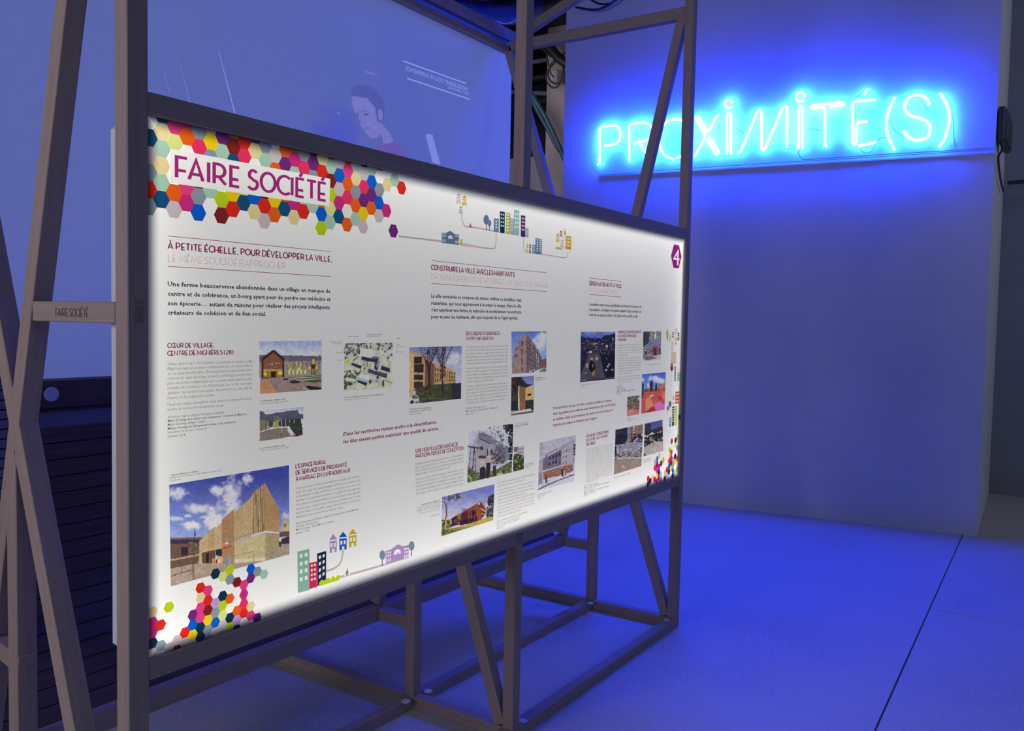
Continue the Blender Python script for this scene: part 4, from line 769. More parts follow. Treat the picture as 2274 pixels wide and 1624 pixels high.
# 2 town hall at dusk
photo(CB, ((68, 55), (968, 42), (972, 748), (75, 815)), [('g', None, (150, 162, 205), (205, 208, 222), 50, 260), ('p', (98, 92, 112), [(68, 250), (970, 265), (970, 350), (68, 345)]), ('p', (150, 134, 122), [(68, 345), (970, 335), (970, 545), (68, 590)]), ('w', (214, 184, 70), (470, 350), (700, 350), (700, 430), (470, 430), 4, 1, .45, .8), ('w', (240, 212, 90), (470, 460), (760, 455), (760, 530), (470, 540), 5, 1, .4, .9), ('e', (236, 196, 60), 520, 460, 22, 26), ('e', (236, 196, 60), 640, 455, 22, 26), ('e', (236, 180, 70), 800, 440, 20, 22), ('e', (240, 200, 80), 895, 435, 18, 20), ('p', (66, 42, 36), rect(815, 295, 880, 530)), ('p', (200, 168, 70), rect(826, 310, 870, 385)), ('p', (150, 110, 60), rect(826, 450, 870, 520)), ('v', rect(480, 345, 960, 430), (90, 60, 56), 62, .2),
 ('p', (64, 34, 30), [(105, 590), (105, 300), (275, 170), (430, 295), (430, 570)]), ('p', (132, 82, 52), [(132, 585), (132, 325), (275, 215), (400, 320), (400, 575)]), ('p', (196, 160, 50), [(132, 460), (400, 455), (400, 480), (132, 490)]), ('p', (150, 112, 40), rect(132, 488, 400, 575)), ('e', (240, 220, 40), 370, 510, 36, 28), ('e', (220, 190, 40), 155, 525, 24, 26), ('p', (48, 36, 32), rect(240, 485, 310, 575)), ('s', rect(190, 360, 370, 450), [(216, 180, 150), (230, 200, 170)], 12, 7, 5),
 ('p', (150, 122, 118), [(75, 640), (130, 590), (430, 570), (970, 545), (970, 760), (75, 820)]), ('g', [(75, 640), (140, 590), (200, 600), (330, 800), (75, 820)], (176, 128, 96), (206, 134, 90), 600, 800), ('p', (72, 82, 42), [(470, 578), (970, 545), (970, 560), (530, 590)]), ('p', (84, 92, 48), [(570, 598), (970, 562), (970, 585), (640, 612)]), ('p', (78, 88, 46), [(700, 622), (970, 590), (970, 645), (850, 655)]), ('l', (196, 190, 176), 8, [(500, 590), (970, 560)]), ('l', (196, 190, 176), 8, [(600, 620), (970, 590)]), ('e', (62, 50, 40), 585, 640, 76, 24), ('e', (62, 52, 40), 450, 602, 42, 14), ('p', (44, 36, 34), [(740, 715), (770, 690), (965, 720), (970, 755), (800, 755)]), ('l', (216, 208, 200), 6, [(700, 718), (810, 762)]), ('l', (120, 94, 40), 14, [(80, 620), (140, 570)]), ('l', (60, 46, 40), 10, [(940, 250), (945, 270)]), ('n', None, .1, 24, 7)])
# 3 school yard
photo(CB, ((75, 1062), (708, 1000), (710, 1418), (75, 1500)), [('g', None, (160, 170, 205), (214, 216, 226), 1010, 1100), ('p', (86, 84, 102), [(75, 1055), (125, 1065), (160, 1110), (620, 1040), (650, 1100), (708, 1105), (708, 1170), (360, 1190), (250, 1215), (75, 1180)]), ('p', (128, 116, 88), [(75, 1180), (250, 1215), (250, 1290), (75, 1360)]), ('p', (74, 66, 60), rect(210, 1205, 270, 1290)), ('p', (60, 60, 60), [(350, 1195), (670, 1165), (670, 1260), (350, 1290)]), ('w', (190, 184, 150), (360, 1190), (600, 1180), (600, 1280), (360, 1285), 4, 1, .12, 1), ('e', (168, 156, 90), 310, 1265, 46, 48), ('s', rect(280, 1130, 370, 1230), [(110, 120, 74), (130, 130, 90)], 40, 9, 3), ('p', (132, 116, 108), [(75, 1370), (270, 1310), (480, 1290), (600, 1420), (75, 1500)]), ('p', (58, 64, 48), [(490, 1240), (680, 1230), (700, 1410), (600, 1425), (520, 1320)]), ('s', [(490, 1230), (700, 1230), (700, 1410), (590, 1420)], [(84, 90, 60), (40, 44, 36)], 60, 12, 8), ('p', (196, 202, 216), [(480, 1300), (500, 1285), (600, 1420), (550, 1440), (480, 1350)]), ('p', (206, 60, 70), [(540, 1405), (590, 1395), (600, 1425), (545, 1435)]), ('l', (224, 218, 190), 10, [(240, 1312), (480, 1290)]), ('l', (214, 100, 80), 16, [(385, 1330), (390, 1375)]), ('l', (60, 60, 90), 12, [(388, 1375), (388, 1415)]), ('s', rect(180, 1275, 260, 1325), [(200, 190, 210), (90, 80, 100)], 20, 7, 9), ('l', (70, 60, 56), 8, [(158, 1200), (160, 1350)])])
# 4 aerial view of the village
AV = [(380, 275), (1445, 258), (1440, 1245), (380, 1315)]
photo(CC, AV, [('p', (196, 192, 168), AV), ('n', None, .12, 120, 3), ('s', [(380, 275), (1445, 258), (1445, 420), (1050, 420), (740, 360), (740, 520), (380, 640)], [(70, 84, 62), (58, 60, 80), (112, 112, 140), (180, 176, 190), (96, 108, 76), (150, 140, 130)], 230, 24, 5), ('s', [(1180, 380), (1440, 380), (1440, 680), (1180, 650)], [(92, 88, 140), (214, 206, 196)], 22, 26, 6), ('p', (214, 206, 186), [(770, 380), (1080, 420), (1060, 560), (950, 600), (740, 550)]), ('p', (150, 112, 98), [(570, 630), (700, 540), (720, 560), (590, 680)]), ('p', (178, 206, 50), [(385, 660), (480, 620), (510, 690), (440, 730), (385, 700)]), ('p', (52, 52, 78), [(765, 555), (1000, 600), (1130, 580), (1170, 700), (1110, 880), (1040, 830), (1060, 690), (770, 640)]), ('p', (98, 106, 152), [(990, 560), (1150, 560), (1150, 600), (990, 600)]), ('p', (130, 130, 158), [(1130, 620), (1180, 680), (1120, 820), (1080, 770)]), ('p', (48, 50, 82), [(550, 690), (775, 765), (750, 840), (545, 750)]), ('s', rect(790, 660, 980, 860), [(120, 146, 70), (80, 92, 56)], 36, 14, 9), ('p', (60, 62, 96), [(925, 830), (1330, 950), (1310, 1040), (900, 910)]), ('p', (76, 92, 50), [(1140, 880), (1330, 940), (1320, 990), (1140, 930)]), ('p', (44, 46, 74), [(1200, 760), (1390, 820), (1380, 910), (1190, 850)]),
 ('p', (214, 216, 230), [(740, 940), (960, 980), (910, 1090), (690, 1030)]), ('p', (150, 160, 200), [(700, 1020), (905, 1085), (890, 1140), (685, 1070)]), ('p', (44, 38, 56), [(680, 1075), (890, 1140), (870, 1205), (670, 1120)]), ('s', [(380, 860), (760, 860), (640, 1130), (380, 1315)], [(62, 78, 56), (74, 92, 80), (226, 212, 180), (110, 130, 96)], 90, 30, 10), ('e', (66, 72, 52), 955, 1110, 32, 46), ('e', (62, 84, 60), 1120, 1020, 34, 36), ('e', (110, 140, 170), 1100, 1100, 38, 30), ('e', (56, 74, 44), 1240, 1150, 26, 70), ('p', (196, 196, 160), [(1260, 1085), (1440, 1150), (1440, 1240), (1270, 1250)]), ('l', (90, 100, 70), 14, [(1240, 1070), (1430, 1140)]), ('p', (206, 208, 150), [(1415, 640), (1445, 640), (1445, 1100), (1415, 1080)])], .95)
# 5 housing behind trees
photo(C6, ((722, 222), (1220, 208), (1215, 708), (720, 762)), [('g', None, (112, 124, 176), (190, 190, 214), 210, 500), ('C', (206, 204, 220), 1150, 340, 90, 90, 3), ('p', (190, 150, 96), [(722, 250), (880, 300), (960, 370), (1100, 420), (1165, 450), (1165, 560), (722, 640)]), ('p', (206, 170, 100), [(722, 280), (765, 280), (765, 690), (722, 690)]), ('p', (46, 42, 46), rect(765, 310, 840, 375)), ('p', (52, 44, 44), rect(765, 380, 860, 460)), ('p', (50, 44, 44), rect(765, 480, 855, 530)), ('p', (58, 48, 46), rect(765, 545, 855, 610)), ('w', (66, 50, 48), (960, 400), (1160, 460), (1160, 550), (960, 560), 9, 3, .4, .7), ('p', (120, 82, 66), [(870, 340), (960, 380), (960, 590), (870, 600)]), ('p', (64, 70, 44), [(770, 620), (900, 580), (1120, 560), (1215, 560), (1215, 710), (830, 750)]), ('p', (52, 46, 58), [(1120, 570), (1215, 560), (1215, 710), (1130, 715)]), ('s', [(720, 600), (1100, 580), (1100, 740), (720, 760)], [(84, 92, 54), (50, 48, 42), (96, 82, 60)], 70, 12, 4)]
 + [('l', (62, 46, 44), 2.5+random.Random(i).random()*3, [(910+(i % 2)*125, 620), (905+(i % 2)*130+random.Random(i+9).uniform(-10, 10), 430), (900+(i % 2)*130+random.Random(i).uniform(-110, 110), 215)]) for i in range(44)] + [('l', (58, 44, 42), 16, [(1036, 620), (1036, 430)]), ('l', (54, 42, 40), 14, [(915, 660), (912, 420)]), ('s', rect(1010, 400, 1070, 520), [(92, 60, 48), (110, 74, 54)], 50, 8, 5), ('p', (200, 164, 104), [(722, 620), (755, 640), (755, 690), (722, 700)]), ('l', (110, 100, 90), 4, [(760, 625), (930, 700), (1110, 725)]), ('l', (100, 90, 84), 3, [(820, 660), (820, 745)])])
# 6 tall timber block
photo(CD, ((82, 88), (685, 85), (682, 785), (82, 830)), [('g', None, (84, 112, 206), (160, 170, 216), 90, 600), ('C', (206, 208, 226), 600, 300, 150, 160, 4), ('C', (210, 210, 226), 640, 170, 80, 90, 5), ('p', (150, 124, 116), [(90, 820), (100, 530), (170, 300), (300, 115), (345, 150), (345, 810)]), ('p', (122, 100, 96), [(330, 150), (380, 170), (550, 430), (610, 560), (620, 720), (440, 800), (345, 810)]), ('v', [(340, 260), (600, 560), (600, 720), (345, 800)], (92, 78, 86), 44, .3)] + [('l', (74, 62, 70), 12, [(345, 250+i*95), (600, 560+i*40)]) for i in range(5)] + [('l', (188, 180, 190), 6, [(420, 280), (440, 430)]), ('l', (188, 180, 190), 8, [(515, 470), (520, 700)]), ('l', (188, 180, 190), 8, [(548, 500), (550, 700)]), ('l', (60, 50, 60), 20, [(268, 260), (266, 340)]), ('l', (60, 50, 60), 18, [(268, 400), (266, 490)]), ('l', (60, 50, 60), 18, [(266, 550), (264, 640)]), ('l', (50, 44, 54), 18, [(265, 705), (265, 745)]), ('l', (100, 82, 80), 26, [(150, 400), (175, 370)]), ('l', (100, 82, 80), 26, [(140, 530), (170, 490)]), ('p', (120, 84, 84), [(600, 570), (685, 550), (685, 720), (610, 715)]), ('p', (204, 200, 210), [(82, 815), (440, 790), (620, 715), (682, 715), (682, 790), (82, 832)]), ('p', (104, 120, 60), [(550, 780), (620, 725), (682, 722), (682, 785)]), ('s', rect(380, 740, 500, 800), [(40, 40, 50), (200, 200, 210)], 24, 9, 6), ('n', None, .1, 40, 5)], 1.1)
# 7 yellow gable
photo(CD, ((80, 878), (472, 848), (462, 1480), (70, 1535)), [('g', None, (104, 114, 180), (150, 150, 196), 850, 1050), ('p', (52, 44, 44), [(80, 870), (250, 870), (340, 985), (450, 1000), (320, 1060), (200, 1020), (190, 1180), (80, 1190)]), ('s', rect(80, 870, 260, 1180), [(40, 36, 38), (74, 60, 54)], 60, 18, 5), ('p', (74, 58, 56), [(80, 1180), (200, 1180), (200, 1290), (80, 1290)]), ('p', (44, 42, 50), rect(80, 1280, 200, 1450)), ('p', (150, 104, 64), [(205, 1040), (330, 1050), (330, 1420), (205, 1450)]), ('v', [(230, 1050), (330, 1060), (330, 1400), (230, 1440)], (120, 76, 50), 40, .4), ('l', (226, 206, 160), 20, [(210, 1040), (210, 1450)]), ('p', (216, 172, 84), [(330, 1070), (465, 1010), (465, 1250), (325, 1270)]), ('p', (40, 34, 44), [(360, 1165), (425, 1148), (425, 1190), (360, 1198)]), ('p', (58, 52, 54), [(325, 1275), (465, 1255), (465, 1440), (320, 1440)]), ('n', [(325, 1275), (465, 1255), (465, 1440), (320, 1440)], .3, 20, 7), ('p', (220, 200, 164), [(80, 1480), (410, 1410), (430, 1445), (80, 1505)]), ('p', (104, 84, 80), [(80, 1505), (465, 1450), (465, 1490), (80, 1540)])], 1.1)
# 8 white building and garden with people
photo(CE, ((105, 285), (1195, 110), (1155, 1295), (78, 1550)), [('g', None, (206, 208, 226), (190, 190, 206), 200, 700), ('p', (176, 168, 176), [(200, 640), (375, 280), (480, 320), (960, 660), (1060, 700), (1070, 1000), (1000, 1080), (300, 1300), (130, 1300), (150, 760)]), ('p', (128, 122, 146), [(375, 370), (480, 330), (950, 660), (950, 720), (640, 600), (375, 470)]), ('l', (110, 72, 84), 16, [(375, 365), (500, 400), (640, 420), (960, 660)]), ('p', (160, 152, 158), [(370, 480), (760, 650), (860, 800), (860, 900), (350, 880)]), ('l', (70, 66, 96), 24, [(375, 480), (640, 600)]), ('p', (60, 56, 84), rect(400, 665, 465, 755)), ('p', (62, 60, 74), rect(560, 720, 585, 900)), ('p', (80, 76, 86), rect(640, 740, 700, 860)), ('p', (112, 108, 122), [(780, 640), (980, 700), (1000, 1040), (780, 1100), (700, 900)]), ('s', [(640, 800), (1000, 760), (1000, 1080), (640, 1100)], [(66, 62, 74), (150, 142, 148), (96, 70, 62)], 90, 22, 4), ('p', (96, 56, 50), rect(350, 890, 530, 960)), ('l', (210, 208, 216), 12, [(600, 700), (600, 920)]), ('p', (128, 122, 146), [(980, 640), (1080, 680), (1070, 1020), (990, 1010)]), ('l', (66, 62, 84), 34, [(105, 670), (410, 715)]), ('l', (74, 66, 84), 14, [(165, 700), (120, 1150)]), ('l', (70, 62, 80), 24, [(250, 715), (205, 1280)]), ('l', (84, 72, 86), 18, [(262, 715), (300, 1480)]), ('l', (96, 88, 110), 12, [(375, 290), (310, 1000)]),
 ('s', [(940, 150), (1190, 115), (1170, 1000), (1080, 1000), (1060, 400), (950, 250)], [(28, 26, 34), (40, 40, 44), (70, 76, 60)], 130, 34, 7), ('s', [(560, 190), (960, 150), (960, 650), (800, 620), (560, 400)], [(64, 66, 70), (110, 124, 70), (150, 150, 150), (206, 206, 222)], 90, 20, 8), ('p', (92, 104, 50), [(78, 1550), (90, 1130), (300, 1300), (740, 1250), (860, 1180), (1160, 1010), (1155, 1295), (700, 1400)]), ('s', [(78, 1550), (90, 1130), (330, 1340), (700, 1250), (1160, 1010), (1155, 1295)], [(120, 146, 56), (60, 70, 36), (150, 176, 80), (84, 60, 40)], 150, 22, 9), ('e', (206, 190, 150), 450, 1075, 44, 60), ('p', (58, 42, 44), [(380, 1460), (390, 1190), (470, 1150), (530, 1200), (520, 1430)]), ('e', (196, 160, 120), 590, 990, 36, 56), ('p', (52, 38, 44), [(530, 1440), (545, 1060), (640, 1060), (640, 1240), (600, 1430)]), ('e', (150, 110, 90), 750, 1060, 30, 48), ('p', (70, 46, 50), [(700, 1390), (700, 1140), (780, 1120), (770, 1370)]), ('p', (190, 160, 140), [(780, 1380), (800, 1310), (950, 1310), (930, 1340)])], .95)
# 9 garden house
photo(CE, ((1205, 685), (1455, 640), (1440, 1215), (1180, 1285)), [('p', (190, 180, 190), rect(1180, 600, 1460, 900)), ('p', (130, 96, 98), [(1200, 690), (1300, 680), (1300, 800), (1200, 790)]), ('w', (110, 80, 90), (1310, 690), (1430, 700), (1430, 850), (1310, 850), 3, 2, .5, .6), ('p', (56, 62, 42), [(1180, 880), (1290, 840), (1450, 900), (1440, 1300), (1170, 1300)]), ('s', rect(1180, 880, 1450, 1300), [(96, 116, 50), (38, 42, 32), (130, 150, 70), (70, 80, 50)], 110, 18, 4), ('s', rect(1200, 1000, 1280, 1080), [(206, 196, 50)], 10, 9, 5)], .95)
# 10 red house under pines
photo(CF, ((145, 430), (1600, 70), (1565, 1070), (115, 1520)), [('g', None, (122, 132, 212), (208, 206, 226), 250, 950), ('C', (220, 214, 226), 1380, 780, 90, 160, 3), ('p', (130, 52, 40), [(400, 1020), (560, 920), (640, 980), (760, 800), (840, 780), (1220, 540), (1300, 660), (1360, 760), (1350, 900), (1220, 1060), (640, 1190), (400, 1250)]), ('l', (206, 130, 84), 20, [(830, 775), (1225, 550), (1310, 670)]), ('p', (150, 80, 36), [(840, 800), (1140, 640), (1240, 800), (1230, 1060), (1100, 1090), (1080, 800)]), ('p', (104, 26, 38), [(680, 860), (850, 830), (860, 1010), (650, 1080)]), ('p', (40, 26, 40), [(640, 1090), (1120, 960), (1130, 1110), (640, 1220)]), ('v', [(680, 1080), (1120, 960), (1120, 1110), (680, 1210)], (100, 50, 40), 40, .3), ('p', (52, 34, 50), rect(970, 780, 1080, 950)), ('l', (232, 176, 50), 34, [(1225, 740), (1350, 830)]), ('l', (226, 168, 50), 30, [(1235, 890), (1350, 910)]), ('p', (240, 232, 222), [(1135, 610), (1190, 595), (1205, 620), (1150, 645)]), ('v', [(860, 800), (1230, 720), (1230, 1060), (860, 1150)], (196, 122, 50), 74, .12), ('p', (60, 34, 46), [(400, 1040), (560, 960), (560, 1200), (400, 1250)]), ('l', (236, 196, 80), 24, [(395, 1080), (400, 1180)]), ('s', rect(470, 1030, 660, 1160), [(180, 120, 60), (70, 40, 40), (140, 80, 50)], 40, 16, 8),
 ('p', (150, 140, 50), [(140, 1130), (300, 1060), (390, 1030), (400, 1250), (140, 1330)]), ('s', rect(130, 1060, 400, 1300), [(90, 96, 50), (170, 160, 80), (60, 60, 50)], 60, 22, 6), ('s', rect(570, 880, 680, 1040), [(150, 150, 60), (110, 120, 56)], 40, 20, 7), ('g', [(115, 1530), (140, 1330), (640, 1250), (1570, 940), (1570, 1080)], (204, 170, 44), (120, 130, 36), 1100, 1400), ('l', (234, 190, 70), 18, [(300, 1310), (640, 1250), (1120, 1195)]), ('s', [(115, 1530), (130, 1340), (560, 1360), (500, 1430)], [(90, 110, 40), (180, 180, 60), (60, 74, 40)], 90, 16, 9), ('p', (50, 56, 70), [(1370, 930), (1420, 770), (1570, 640), (1570, 960), (1380, 1000)]), ('s', rect(1370, 700, 1570, 980), [(50, 56, 66), (120, 120, 70), (80, 84, 80)], 60, 22, 3), ('l', (196, 150, 110), 40, [(300, 560), (270, 800), (280, 960)]), ('l', (84, 52, 50), 28, [(215, 560), (262, 700), (270, 920), (215, 1180), (185, 1480)]), ('l', (214, 180, 130), 26, [(285, 960), (240, 1150), (225, 1300)]), ('l', (170, 130, 100), 22, [(350, 500), (300, 640)]), ('s', [(145, 430), (640, 300), (640, 400), (370, 520), (150, 560)], [(74, 54, 62), (56, 46, 50), (90, 74, 60), (100, 90, 110)], 80, 20, 11), ('s', rect(490, 340, 650, 530), [(82, 82, 74), (110, 110, 100)], 24, 24, 12), ('s', [(1400, 560), (1430, 420), (1590, 330), (1590, 640), (1430, 680)], [(58, 52, 58), (48, 44, 52), (70, 60, 60)], 90, 32, 13), ('s', rect(690, 720, 830, 860), [(90, 110, 70), (60, 80, 60)], 20, 12, 14)], .95)
# 11 building in snow
photo(CG, ((215, 265), (1150, 70), (1100, 1270), (160, 1505)), [('g', None, (190, 186, 206), (196, 192, 200), 100, 700), ('p', (172, 160, 172), [(190, 760), (300, 660), (1080, 185), (1090, 1000), (190, 1060)]), ('p', (116, 102, 126), [(300, 700), (390, 640), (780, 450), (770, 850), (290, 990)]), ('l', (104, 56, 66), 18, [(385, 640), (390, 580), (640, 440)]), ('p', (190, 180, 192), [(395, 630), (400, 590), (640, 470), (720, 450), (400, 640)]), ('w', (62, 50, 80), (440, 620), (770, 470), (770, 830), (420, 900), 4, 2, .5, .55), ('l', (150, 142, 166), 12, [(450, 720), (620, 890)]), ('l', (150, 142, 166), 12, [(600, 880), (760, 700)]), ('p', (180, 170, 182), [(785, 440), (1050, 270), (1060, 810), (785, 850)]), ('w', (54, 44, 66), (830, 430), (930, 400), (930, 840), (780, 870), 2, 3, .28, .4), ('l', (120, 96, 120), 8, [(800, 540), (1050, 460)]), ('l', (150, 132, 140), 14, [(1085, 190), (1090, 800)]), ('s', rect(1085, 300, 1140, 680), [(40, 36, 48), (60, 56, 66)], 30, 18, 5), ('s', rect(205, 280, 300, 620), [(150, 140, 160), (120, 112, 132)], 60, 9, 6), ('p', (152, 100, 70), [(300, 1030), (780, 890), (1060, 830), (1070, 1000), (900, 1080), (420, 1190), (310, 1230)]), ('l', (206, 202, 214), 16, [(280, 1020), (520, 950), (820, 850)]), ('s', [(300, 1000), (1060, 860), (1060, 1000), (420, 1190)], [(170, 120, 90), (130, 82, 60), (206, 190, 190)], 60, 12, 7), ('p', (206, 202, 216), [(180, 1380), (190, 1300), (420, 1210), (1060, 1020), (1100, 1090), (400, 1340), (170, 1480)]), ('l', (96, 60, 66), 26, [(170, 1480), (400, 1370), (700, 1240), (1100, 1090)]), ('p', (200, 196, 212), [(170, 1500), (1100, 1110), (1090, 1280), (160, 1510)]), ('p', (150, 130, 150), [(190, 1060), (280, 1050), (280, 1320), (180, 1370)]), ('p', (54, 40, 56), [(355, 1250), (385, 1060), (405, 1250), (395, 1350)]), ('e', (96, 84, 96), 325, 1345, 44, 56), ('e', (206, 202, 212), 325, 1345, 34, 44), ('e', (96, 84, 96), 438, 1285, 34, 44), ('e', (206, 202, 212), 438, 1285, 26, 34), ('l', (58, 44, 56), 44, [(795, 960), (800, 1130)]), ('e', (216, 200, 196), 790, 930, 30, 12), ('l', (196, 160, 140), 24, [(855, 1020), (850, 1120)]), ('l', (140, 96, 60), 30, [(890, 1060), (885, 1110)])], .95)
# 12 night square
photo(CH, ((110, 135), (970, 135), (950, 1305), (95, 1390)), [('g', None, (120, 130, 190), (62, 84, 180), 130, 280), ('p', (34, 34, 62), [(100, 230), (230, 290), (620, 300), (700, 230), (970, 180), (970, 1400), (90, 1400)]), ('n', None, .25, 90, 3), ('p', (78, 70, 84), [(90, 1400), (110, 1200), (330, 620), (500, 520), (600, 800), (720, 1330), (300, 1400)]), ('n', [(90, 1400), (330, 620), (500, 520), (720, 1330)], .12, 60, 5), ('p', (24, 24, 36), [(560, 560), (970, 560), (960, 1310), (740, 1280)]), ('s', rect(120, 320, 960, 700), [(52, 52, 80), (30, 30, 44), (84, 70, 76)], 130, 26, 4), ('e', (184, 156, 120), 445, 435, 32, 22), ('e', (170, 124, 106), 500, 510, 34, 14), ('e', (196, 176, 150), 350, 640, 50, 24), ('e', (230, 180, 140), 755, 495, 26, 34), ('e', (226, 220, 160), 910, 312, 14, 16), ('e', (214, 214, 230), 505, 420, 11, 16), ('e', (214, 214, 230), 650, 435, 12, 14), ('e', (196, 150, 120), 510, 800, 30, 46), ('e', (190, 140, 110), 380, 810, 40, 30), ('p', (20, 18, 24), [(300, 1000), (350, 840), (420, 880), (480, 1000), (470, 1110), (380, 1160), (320, 1090)]), ('e', (176, 140, 90), 270, 980, 30, 60), ('p', (150, 112, 64), [(370, 1160), (480, 1060), (460, 1220), (400, 1240)]), ('l', (206, 190, 150), 10, [(410, 940), (415, 1040)]), ('e', (170, 176, 216), 740, 1085, 26, 22), ('e', (170, 176, 216), 780, 1000, 24, 22), ('e', (170, 176, 216), 815, 945, 22, 18), ('e', (150, 156, 196), 895, 1080, 26, 22), ('e', (226, 226, 236), 230, 1160, 14, 14), ('l', (150, 140, 160), 8, [(590, 610), (650, 690)]), ('l', (150, 140, 160), 8, [(720, 770), (765, 825)]), ('l', (80, 60, 120), 10, [(540, 750), (580, 730), (610, 760), (570, 790)]), ('p', (76, 48, 60), [(95, 1340), (950, 1250), (950, 1310), (95, 1395)]), ('l', (196, 180, 190), 8, [(130, 1340), (230, 1332)]), ('l', (46, 36, 44), 10, [(470, 1000), (470, 1360)])], .95)
# 13 street with kiosk
photo(R1, ((540, 90), (858, 85), (852, 600), (535, 612)), [('p', (128, 126, 140), rect(530, 80, 860, 620)), ('s', rect(540, 85, 860, 210), [(150, 160, 70), (60, 60, 66), (190, 190, 110), (96, 104, 80)], 70, 14, 3), ('p', (58, 60, 76), [(540, 100), (660, 100), (640, 280), (560, 360), (540, 350)]), ('p', (120, 120, 150), [(560, 370), (760, 230), (855, 210), (855, 350), (700, 400)]), ('p', (226, 220, 214), rect(742, 130, 770, 215)), ('p', (150, 74, 62), [(700, 355), (805, 345), (800, 540), (705, 540)]), ('p', (84, 38, 40), [(725, 380), (765, 380), (765, 520), (725, 520)]), ('s', rect(540, 400, 700, 520), [(60, 56, 60), (196, 190, 190), (150, 90, 80)], 60, 12, 5), ('p', (190, 186, 180), [(535, 560), (700, 520), (855, 500), (852, 600), (535, 612)]), ('p', (110, 104, 110), [(535, 560), (690, 520), (790, 560), (600, 600)]), ('s', rect(810, 380, 855, 520), [(40, 50, 60), (90, 150, 110)], 12, 14, 6)], 1.0)
# 14 red square
photo(R1, ((520, 845), (938, 805), (918, 1465), (503, 1540)), [('g', None, (48, 92, 206), (110, 150, 224), 820, 1100), ('C', (226, 222, 236), 780, 930, 90, 60, 4), ('C', (220, 216, 232), 860, 970, 80, 50, 5), ('C', (216, 214, 232), 675, 920, 50, 50, 6), ('C', (216, 210, 230), 640, 1040, 30, 50, 7), ('C', (220, 214, 232), 540, 940, 30, 36, 8), ('p', (66, 52, 44), [(660, 1170), (650, 1000), (690, 940), (710, 1000), (710, 1170)]), ('p', (50, 48, 46), [(740, 1160), (760, 1000), (785, 1010), (790, 1160)]), ('p', (176, 112, 74), [(800, 1030), (935, 1015), (925, 1150), (800, 1130)]), ('p', (60, 52, 48), [(520, 1000), (555, 1010), (550, 1180), (510, 1300)]), ('s', rect(560, 1100, 930, 1180), [(66, 52, 44), (160, 80, 60), (110, 60, 50)], 60, 16, 9), ('p', (206, 76, 56), [(505, 1540), (515, 1280), (560, 1160), (925, 1120), (918, 1465)]), ('p', (224, 142, 76), [(585, 1290), (660, 1230), (725, 1400), (580, 1500)]), ('p', (226, 96, 176), [(730, 1375), (820, 1320), (922, 1380), (918, 1465), (770, 1490)]), ('p', (176, 40, 46), [(580, 1500), (725, 1400), (770, 1490), (600, 1520)]), ('p', (224, 110, 64), [(880, 1160), (925, 1140), (925, 1270), (890, 1270)]), ('e', (214, 206, 196), 700, 1225, 36, 22), ('e', (40, 34, 34), 712, 1235, 12, 18), ('l', (96, 44, 50), 8, [(800, 1240), (915, 1330)]), ('e', (130, 50, 60), 830, 1260, 22, 26), ('n', None, .08, 40, 3)], 1.0)
# 15 small tree picture
photo(R1, ((262, 1240), (480, 1215), (470, 1545), (255, 1585)), [('p', (116, 104, 88), rect(250, 1210, 485, 1590)), ('s', rect(255, 1215, 480, 1420), [(92, 88, 70), (70, 66, 56), (140, 134, 110), (110, 100, 80)], 110, 16, 3), ('p', (206, 116, 102), [(255, 1590), (262, 1440), (475, 1400), (470, 1550)]), ('s', rect(300, 1390, 400, 1500), [(150, 130, 110), (96, 70, 60), (206, 180, 160)], 40, 13, 4), ('s', rect(260, 1400, 475, 1480), [(170, 80, 76), (120, 60, 56)], 30, 14, 5), ('p', (186, 186, 206), rect(452, 1240, 478, 1300))], 1.0)
# 16 town square
photo(R2, ((152, 315), (705, 200), (672, 1040), (118, 1215)), [('p', (150, 136, 128), rect(110, 190, 710, 1230)), ('p', (40, 40, 56), [(150, 310), (390, 260), (390, 500), (340, 590), (145, 620)]), ('s', rect(160, 330, 380, 420), [(56, 60, 84), (44, 48, 66)], 30, 18, 2), ('p', (128, 138, 176), [(390, 260), (480, 245), (470, 400), (390, 420)]), ('p', (150, 116, 98), [(470, 250), (700, 210), (700, 400), (500, 470), (420, 560), (420, 420)]), ('v', [(470, 250), (560, 235), (540, 520), (450, 520)], (84, 64, 64), 46, .4), ('s', rect(500, 250, 545, 480), [(214, 196, 170), (70, 60, 60)], 16, 18, 5), ('p', (50, 44, 50), [(540, 420), (700, 380), (690, 560), (430, 560)]), ('s', rect(440, 390, 700, 560), [(90, 80, 90), (190, 180, 190), (40, 36, 44)], 50, 16, 6), ('p', (150, 144, 160), [(150, 640), (480, 560), (690, 560), (680, 800), (140, 840)]), ('s', [(160, 640), (440, 580), (440, 620), (170, 660)], [(190, 196, 220), (90, 96, 130)], 40, 10, 7), ('s', rect(130, 640, 260, 960), [(54, 50, 54), (180, 174, 184), (110, 90, 100)], 60, 17, 8), ('s', rect(180, 760, 670, 860), [(120, 100, 80), (196, 186, 180), (84, 92, 60), (90, 70, 70)], 90, 14, 9), ('e', (214, 206, 200), 460, 705, 32, 12), ('e', (206, 196, 186), 350, 712, 28, 16), ('l', (216, 208, 206), 12, [(190, 885), (670, 880)]), ('p', (104, 126, 60), [(330, 895), (420, 895), (400, 915), (340, 915)]), ('p', (156, 134, 118), [(140, 910), (670, 895), (672, 1060), (118, 1215)]), ('e', (206, 198, 190), 310, 1050, 28, 14), ('l', (90, 74, 70), 8, [(200, 1110), (230, 1165)]), ('s', [(610, 590), (690, 610), (680, 820), (610, 720)], [(70, 66, 80), (196, 190, 206), (90, 84, 96)], 60, 15, 10), ('p', (40, 36, 42), rect(138, 640, 165, 790)), ('n', None, .06, 20, 3)], .95)
